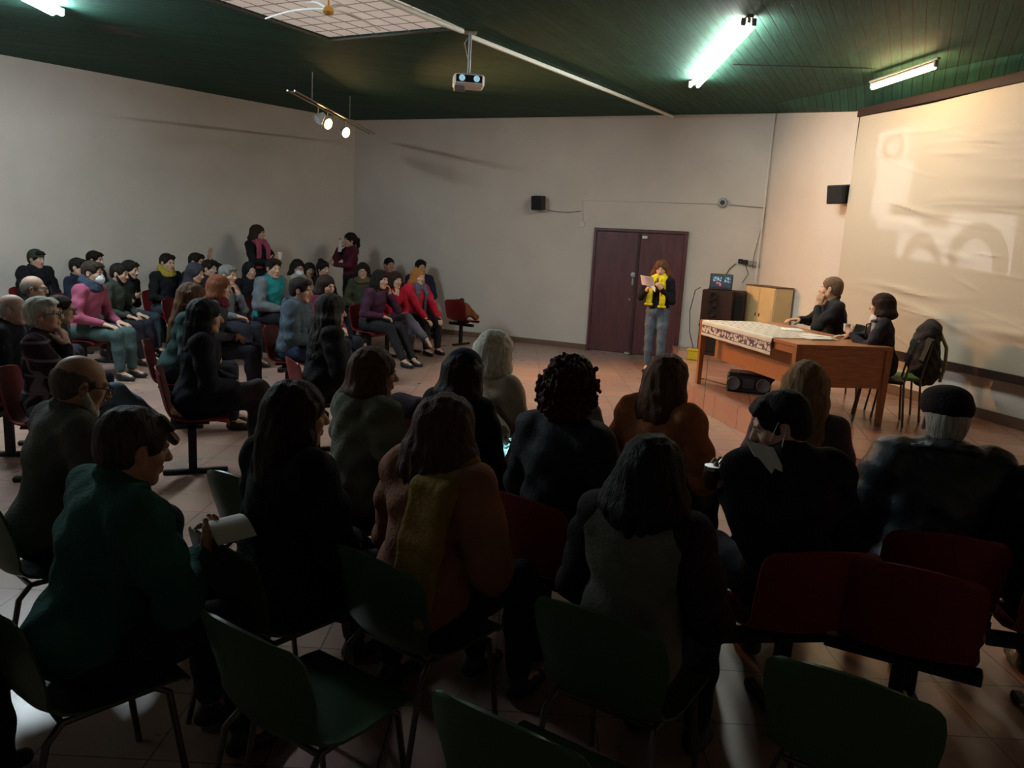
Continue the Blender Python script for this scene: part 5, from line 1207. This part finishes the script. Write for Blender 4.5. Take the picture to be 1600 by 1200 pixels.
pc_ = person((546, 364), 'ponytailed woman in maroon standing in the corner, drinking from a bottle', xy=on_left((546, 364), 1.0), g='f', stand=True, target=(-9, 9), face=-8, lean=2, top=(.085, .016, .030), hair='pony', hc_=BK, pose='drink', pose_l='hold', leg=BLKC, seat=None)
o = empty('drink_bottle', (0, 0, 0), 0, 'pale bottle held up by the standing ponytailed woman', 'bottle'); hold(o, pc_, 1, (0, .03, 0))
mb = MB(); mb.lathe([(.001, -.14), (.036, -.14), (.038, .03), (.02, .07), (.016, .09), (.001, .09)], n=18); mb.build('bottle_body', mat('bottle_pale', (.55, .52, .50), .4), o); mb = MB(); mb.lathe([(.001, .088), (.018, .088), (.018, .11), (.001, .11)], n=14); mb.build('bottle_cap', mat('cap_red', (.35, .04, .04), .5), o)
# nearer rows
P_('auburn hair in green coat', (590, 545), 'woman with short auburn hair and grey green coat in a middle row', ppm=330, g='f', top=(.15, .16, .115), hair='bob', hc_=(.075, .032, .010), face=-4, lean=9, hyaw=-14, bulk=.026, extra=('hoodback',), pose='lap', vox=.0075)
P_('navy hat', (730, 549), 'person in a navy wool hat beside the white haired woman', ppm=306, g='f', top=(.012, .011, .014), hair='bob', hc_=(.030, .014, .010), L=.25, extra=(('beanie', (.007, .010, .028)),), face=4, lean=10, bulk=.015, vox=.0075)
wh = P_('white haired woman', (779, 518), 'white haired woman in a cream knitted coat', ppm=292, g='f', top=(.50, .42, .32), tstyle='sweater', hair='bob', hc_=(.66, .62, .52), face=0, lean=10, bulk=.014, pose='lap', pose_l=('reach', atd(789, 684, 4.08)), vox=.0075)
P_('hidden grey head', (905, 556), 'grey haired woman in pale top hidden behind the dark red curls', ppm=284, g='f', top=(.34, .30, .30), hair='bob', hc_=(.30, .29, .28), face=-8, lean=8, vox=.008)
P_('dark red curls', (899, 568), 'person with voluminous dark red curly hair and black leather jacket', ppm=385, g='f', topmat=mat('leather_black', (.015, .017, .021), .8, .2, bump=.25, bscale=45), hair='curly', hc_=(.055, .010, .012), face=-2, lean=8, bulk=.018, vox=.0068)
P_('tan jacket woman', (1050, 556), 'woman with long brown hair and rust orange jacket', ppm=322, g='f', top=(.44, .17, .075), hair='long', hc_=(.10, .045, .024), L=.30, face=-4, lean=10, bulk=.02, hyaw=-8, vox=.0075)
P_('long blonde hair', (1263, 566), 'woman with very long dark blonde hair near the desk', ppm=330, g='f', top=(.10, .065, .075), hair='long', hc_=(.20, .115, .055), L=.46, face=8, lean=6, vox=.0075)
mk = P_('masked man', (1206, 617), 'black haired man in black jacket, white mask hanging from one ear', ppm=415, top=(.013, .012, .013), hair='short', hc_=(.010, .009, .010), face=38, hyaw=72, hpitch=20, lean=16, extra=('mask_hang',), pose='lap', pose_l='sip', bulk=.022, vox=.006)
P_('flat cap man', (1482, 612), 'grey haired man in black flat cap and dark collared coat', ppm=398, topmat=mat('coat_slate', (.022, .030, .036), .5, .4, bump=.4, bscale=20, var=.3, vscale=4), hair='crop', hc_=(.34, .32, .28), extra=(('flat_cap', (.012, .009, .011)), 'bigcollar'), face=12, lean=4, bulk=.040, vox=.0068)
P_('right edge person', (1700, 655), 'person in black cut off by the right edge', ppm=400, top=(.010, .010, .013), hair='short', face=10, lean=6, bulk=.03, vox=.008)
P_('long dark hair in front', (470, 598), 'woman with long dark hair and black coat in a near row', ppm=440, g='f', top=(.010, .010, .011), tstyle='coat', hair='long', hc_=(.020, .011, .008), L=.50, face=0, lean=8, hyaw=-14, bulk=.02, vox=.0068, seat='green')
P_('rust coat', (704, 622), 'woman in rust brown coat with a mustard shawl over one shoulder', ppm=440, g='f', top=(.27, .115, .07), hair='volume', hc_=(.055, .022, .014), L=.24, scarf=('back', (.24, .15, .035)), face=-2, lean=10, bulk=.035, vox=.0065, seat='green')
P_('grey vest', (1026, 686), 'black haired person in a quilted grey vest in the nearest row', ppm=470, g='f', top=(.13, .13, .105), tstyle='vest', extra=(('sleeve', (.022, .014, .014)),), hair='volume', hc_=(.012, .009, .008), L=.18, face=-2, lean=9, bulk=.03, vox=.0065, seat='green')
# left edge: two people mostly outside the picture; an arm with a folder and a knee show
le = person((0, 0), 'navy sleeved arm and hand of a person cut off by the left edge', xy=(-1.80, 1.86, 1.27), target=(2, 7), lean=8, pose='hold', pose_l='hold', top=(.012, .018, .045), leg=(.014, .016, .03), hair='short', bulk=.02, vox=.008, seat=None)
green_chair((le['base'][0], le['base'][1], 0), le['az'], 'person cut off by the left edge')
ne = person((0, 0), 'dark trousered crossed knee at the lower left corner of the picture', xy=(-1.42, 1.02, 1.27), target=(1.2, 5.5), lean=0, legs='cross', leg=(.016, .018, .032), top=(.012, .012, .016), hair='short', vox=.008, seat=None)
green_chair((ne['base'][0], ne['base'][1], 0), ne['az'], 'crossed knee at the lower left')
o = empty('folder', (0, 0, 0), le['az'], 'dark blue folder hanging from the hand at the left edge', 'folder'); fl = hold(o, le, -1, (0, .02, -.09))
mb = MB(); mb.box((0, 0, 0), (.012, .17, .22), bev=.003); mb.build('folder_body', mat('folder_blue', (.012, .03, .06), .4), o)
# pale seats along the left wall
for i, (x_, lb_) in enumerate(((14, 'pale chair with red top edge at the far left wall'), (104, 'pale chair with red top edge right of the knitted cap man'))):
    q = on_left((x_, 440), .42); plain_chair((q[0], q[1], 0), math.atan2(LD[1], LD[0])+PI if False else math.radians(-48+0), lb_, mat('seat_pale', (.42, .42, .36), .6), 'side_chair')
# --- empty seats
seat_at('green', (322, 732), (402, 757), .80, 'empty green chair between the green fleece man and the long dark hair')
seat_at('green', (306, 950), (438, 1018), .80, 'empty green chair nearest the left, its seat lit')
seat_at('green', (690, 1084), (872, 1168), .80, 'empty green chair cut by the bottom edge in the middle')
seat_at('green', (1236, 1030), (1430, 1094), .80, 'empty green chair nearest the lower right')
seat_at('red', (1322, 874), (1548, 924), .80, 'wide empty red seat behind the flat cap man')
q = at(722, 500, .45); red_seat((q[0], q[1], 0), math.radians(-35), None, 'red seat at the bench end by the back wall under a brown bag')
rb = empty('brown_bag', (q[0], q[1], .455), math.radians(-30), 'maroon and brown bag with coat on the bench end seat', 'bag')
s_ = SDF(); s_.ell((.02, -.05, .16), (.17, .15, .17), k=.05); s_.cap((.05, .0, .22), (.22, .10, .06), .07, .06, k=.05); V, Q = s_.mesh(.012, folds(.006, 9)); npmesh('bag', [(V, Q, 0)], [cloth((.20, .075, .03))], rb)
s_ = SDF(); s_.ell((-.06, -.10, .22), (.15, .11, .15), k=.05); s_.cap((-.14, -.05, .20), (.05, -.12, .34), .05, .05, k=.05); V, Q = s_.mesh(.012, folds(.006, 19)); npmesh('coat', [(V, Q, 0)], [cloth((.10, .014, .020))], rb)
q = at(642, 596, .98); red_seat((q[0], q[1], 0), math.radians(-30), None, 'red seat holding the dark bag right of the auburn haired woman')
rb = empty('dark_bag', (q[0], q[1], .455), math.radians(-30), 'dark maroon bag standing on the seat beside the auburn haired woman', 'bag')
s_ = SDF(); s_.box((0, -.02, .22), (.17, .10, .22), .09, k=.05); s_.ell((0, .06, .14), (.13, .07, .12), k=.04); V, Q = s_.mesh(.010, folds(.005, 29)); npmesh('bag', [(V, Q, 0)], [cloth((.022, .012, .018))], rb)
# phones and the gourd
PH = mat('phone_black', (.01, .01, .012), .25, .5)
o = empty('phone', wh['W'](wh['A'][1][1]+np.array([-.03, .10, .03])), wh['az'], 'glowing phone in the hand of the white haired woman', 'phone'); ph = hold(o, wh, -1); o.location = atd(787, 702, (ph-CAM)@F_-.04)
mb = MB(); mb.box((0, 0, 0), (.075, .15, .009), bev=.003, M=rotx(.75)@rotz(.3)); mb.build('phone_case', PH, o)
mb = MB(); mb.box(rotx(.75)@rotz(.3)@np.array([0, 0, .0055]), (.068, .14, .001), M=rotx(.75)@rotz(.3)); 
ms = mat('phone_screen', (.1, .3, .35), .2, emit=(.25, .75, .8), es=1.0); nt = ms.node_tree; n_ = nt.nodes.new('ShaderNodeTexNoise'); n_.inputs['Scale'].default_value = 30; tc = nt.nodes.new('ShaderNodeTexCoord'); nt.links.new(tc.outputs['Object'], n_.inputs[0]); rp = nt.nodes.new('ShaderNodeValToRGB'); rp.color_ramp.elements[0].position = .42; rp.color_ramp.elements[0].color = (.01, .12, .15, 1); rp.color_ramp.elements[1].position = .58; rp.color_ramp.elements[1].color = (.5, .95, .95, 1); nt.links.new(n_.outputs[0], rp.inputs[0]); nt.links.new(rp.outputs[0], nt.nodes['Principled BSDF'].inputs['Emission Color'])
mb.build('phone_screen', ms, o)
o = empty('drinking_gourd', (0, 0, 0), 0, 'small mate gourd with metal straw held by the masked man', 'cup')
mb = MB(); gp = hold(o, mk, -1); o.location = atd(1113, 742, (gp-CAM)@F_-.05); mb.lathe([(.001, -.06), (.03, -.055), (.042, -.02), (.036, .025), (.032, .035), (.027, .03), (.03, 0), (.001, -.02)], n=20); mb.build('gourd', mat('gourd_dark', (.05, .03, .02), .4), o)
mb = MB(); mb.lathe([(.031, .022), (.037, .024), (.036, .040), (.030, .040)], n=20); mb.build('rim', CHR, o); mb = MB(); mb.tube([(.0, 0, -.01), (.03, .01, .06), (.07, .015, .10)], .0035, 8); mb.build('straw', CHR, o)
o = empty('paper_sheet', p17['W'](p17['A'][1][1]+np.array([-.03, .11, .05])), p17['az'], 'white folded paper in the hands of the green fleece man', 'paper')
P = np.array([[(-.09+.18*i/6, -.07+.14*k/6, .05*math.sin(i/6*PI)) for k in range(7)] for i in range(7)]); mb = MB(); mb.slab(P, .003); mb.build('sheet', PAP, o)
STATS = STAT
if __name__ == '__main__':
    for s_ in STAT: print('P', s_)
    print('script time', time.time()-T0, 'objects', len(bpy.data.objects), 'verts', sum(len(m.vertices) for m in bpy.data.meshes))
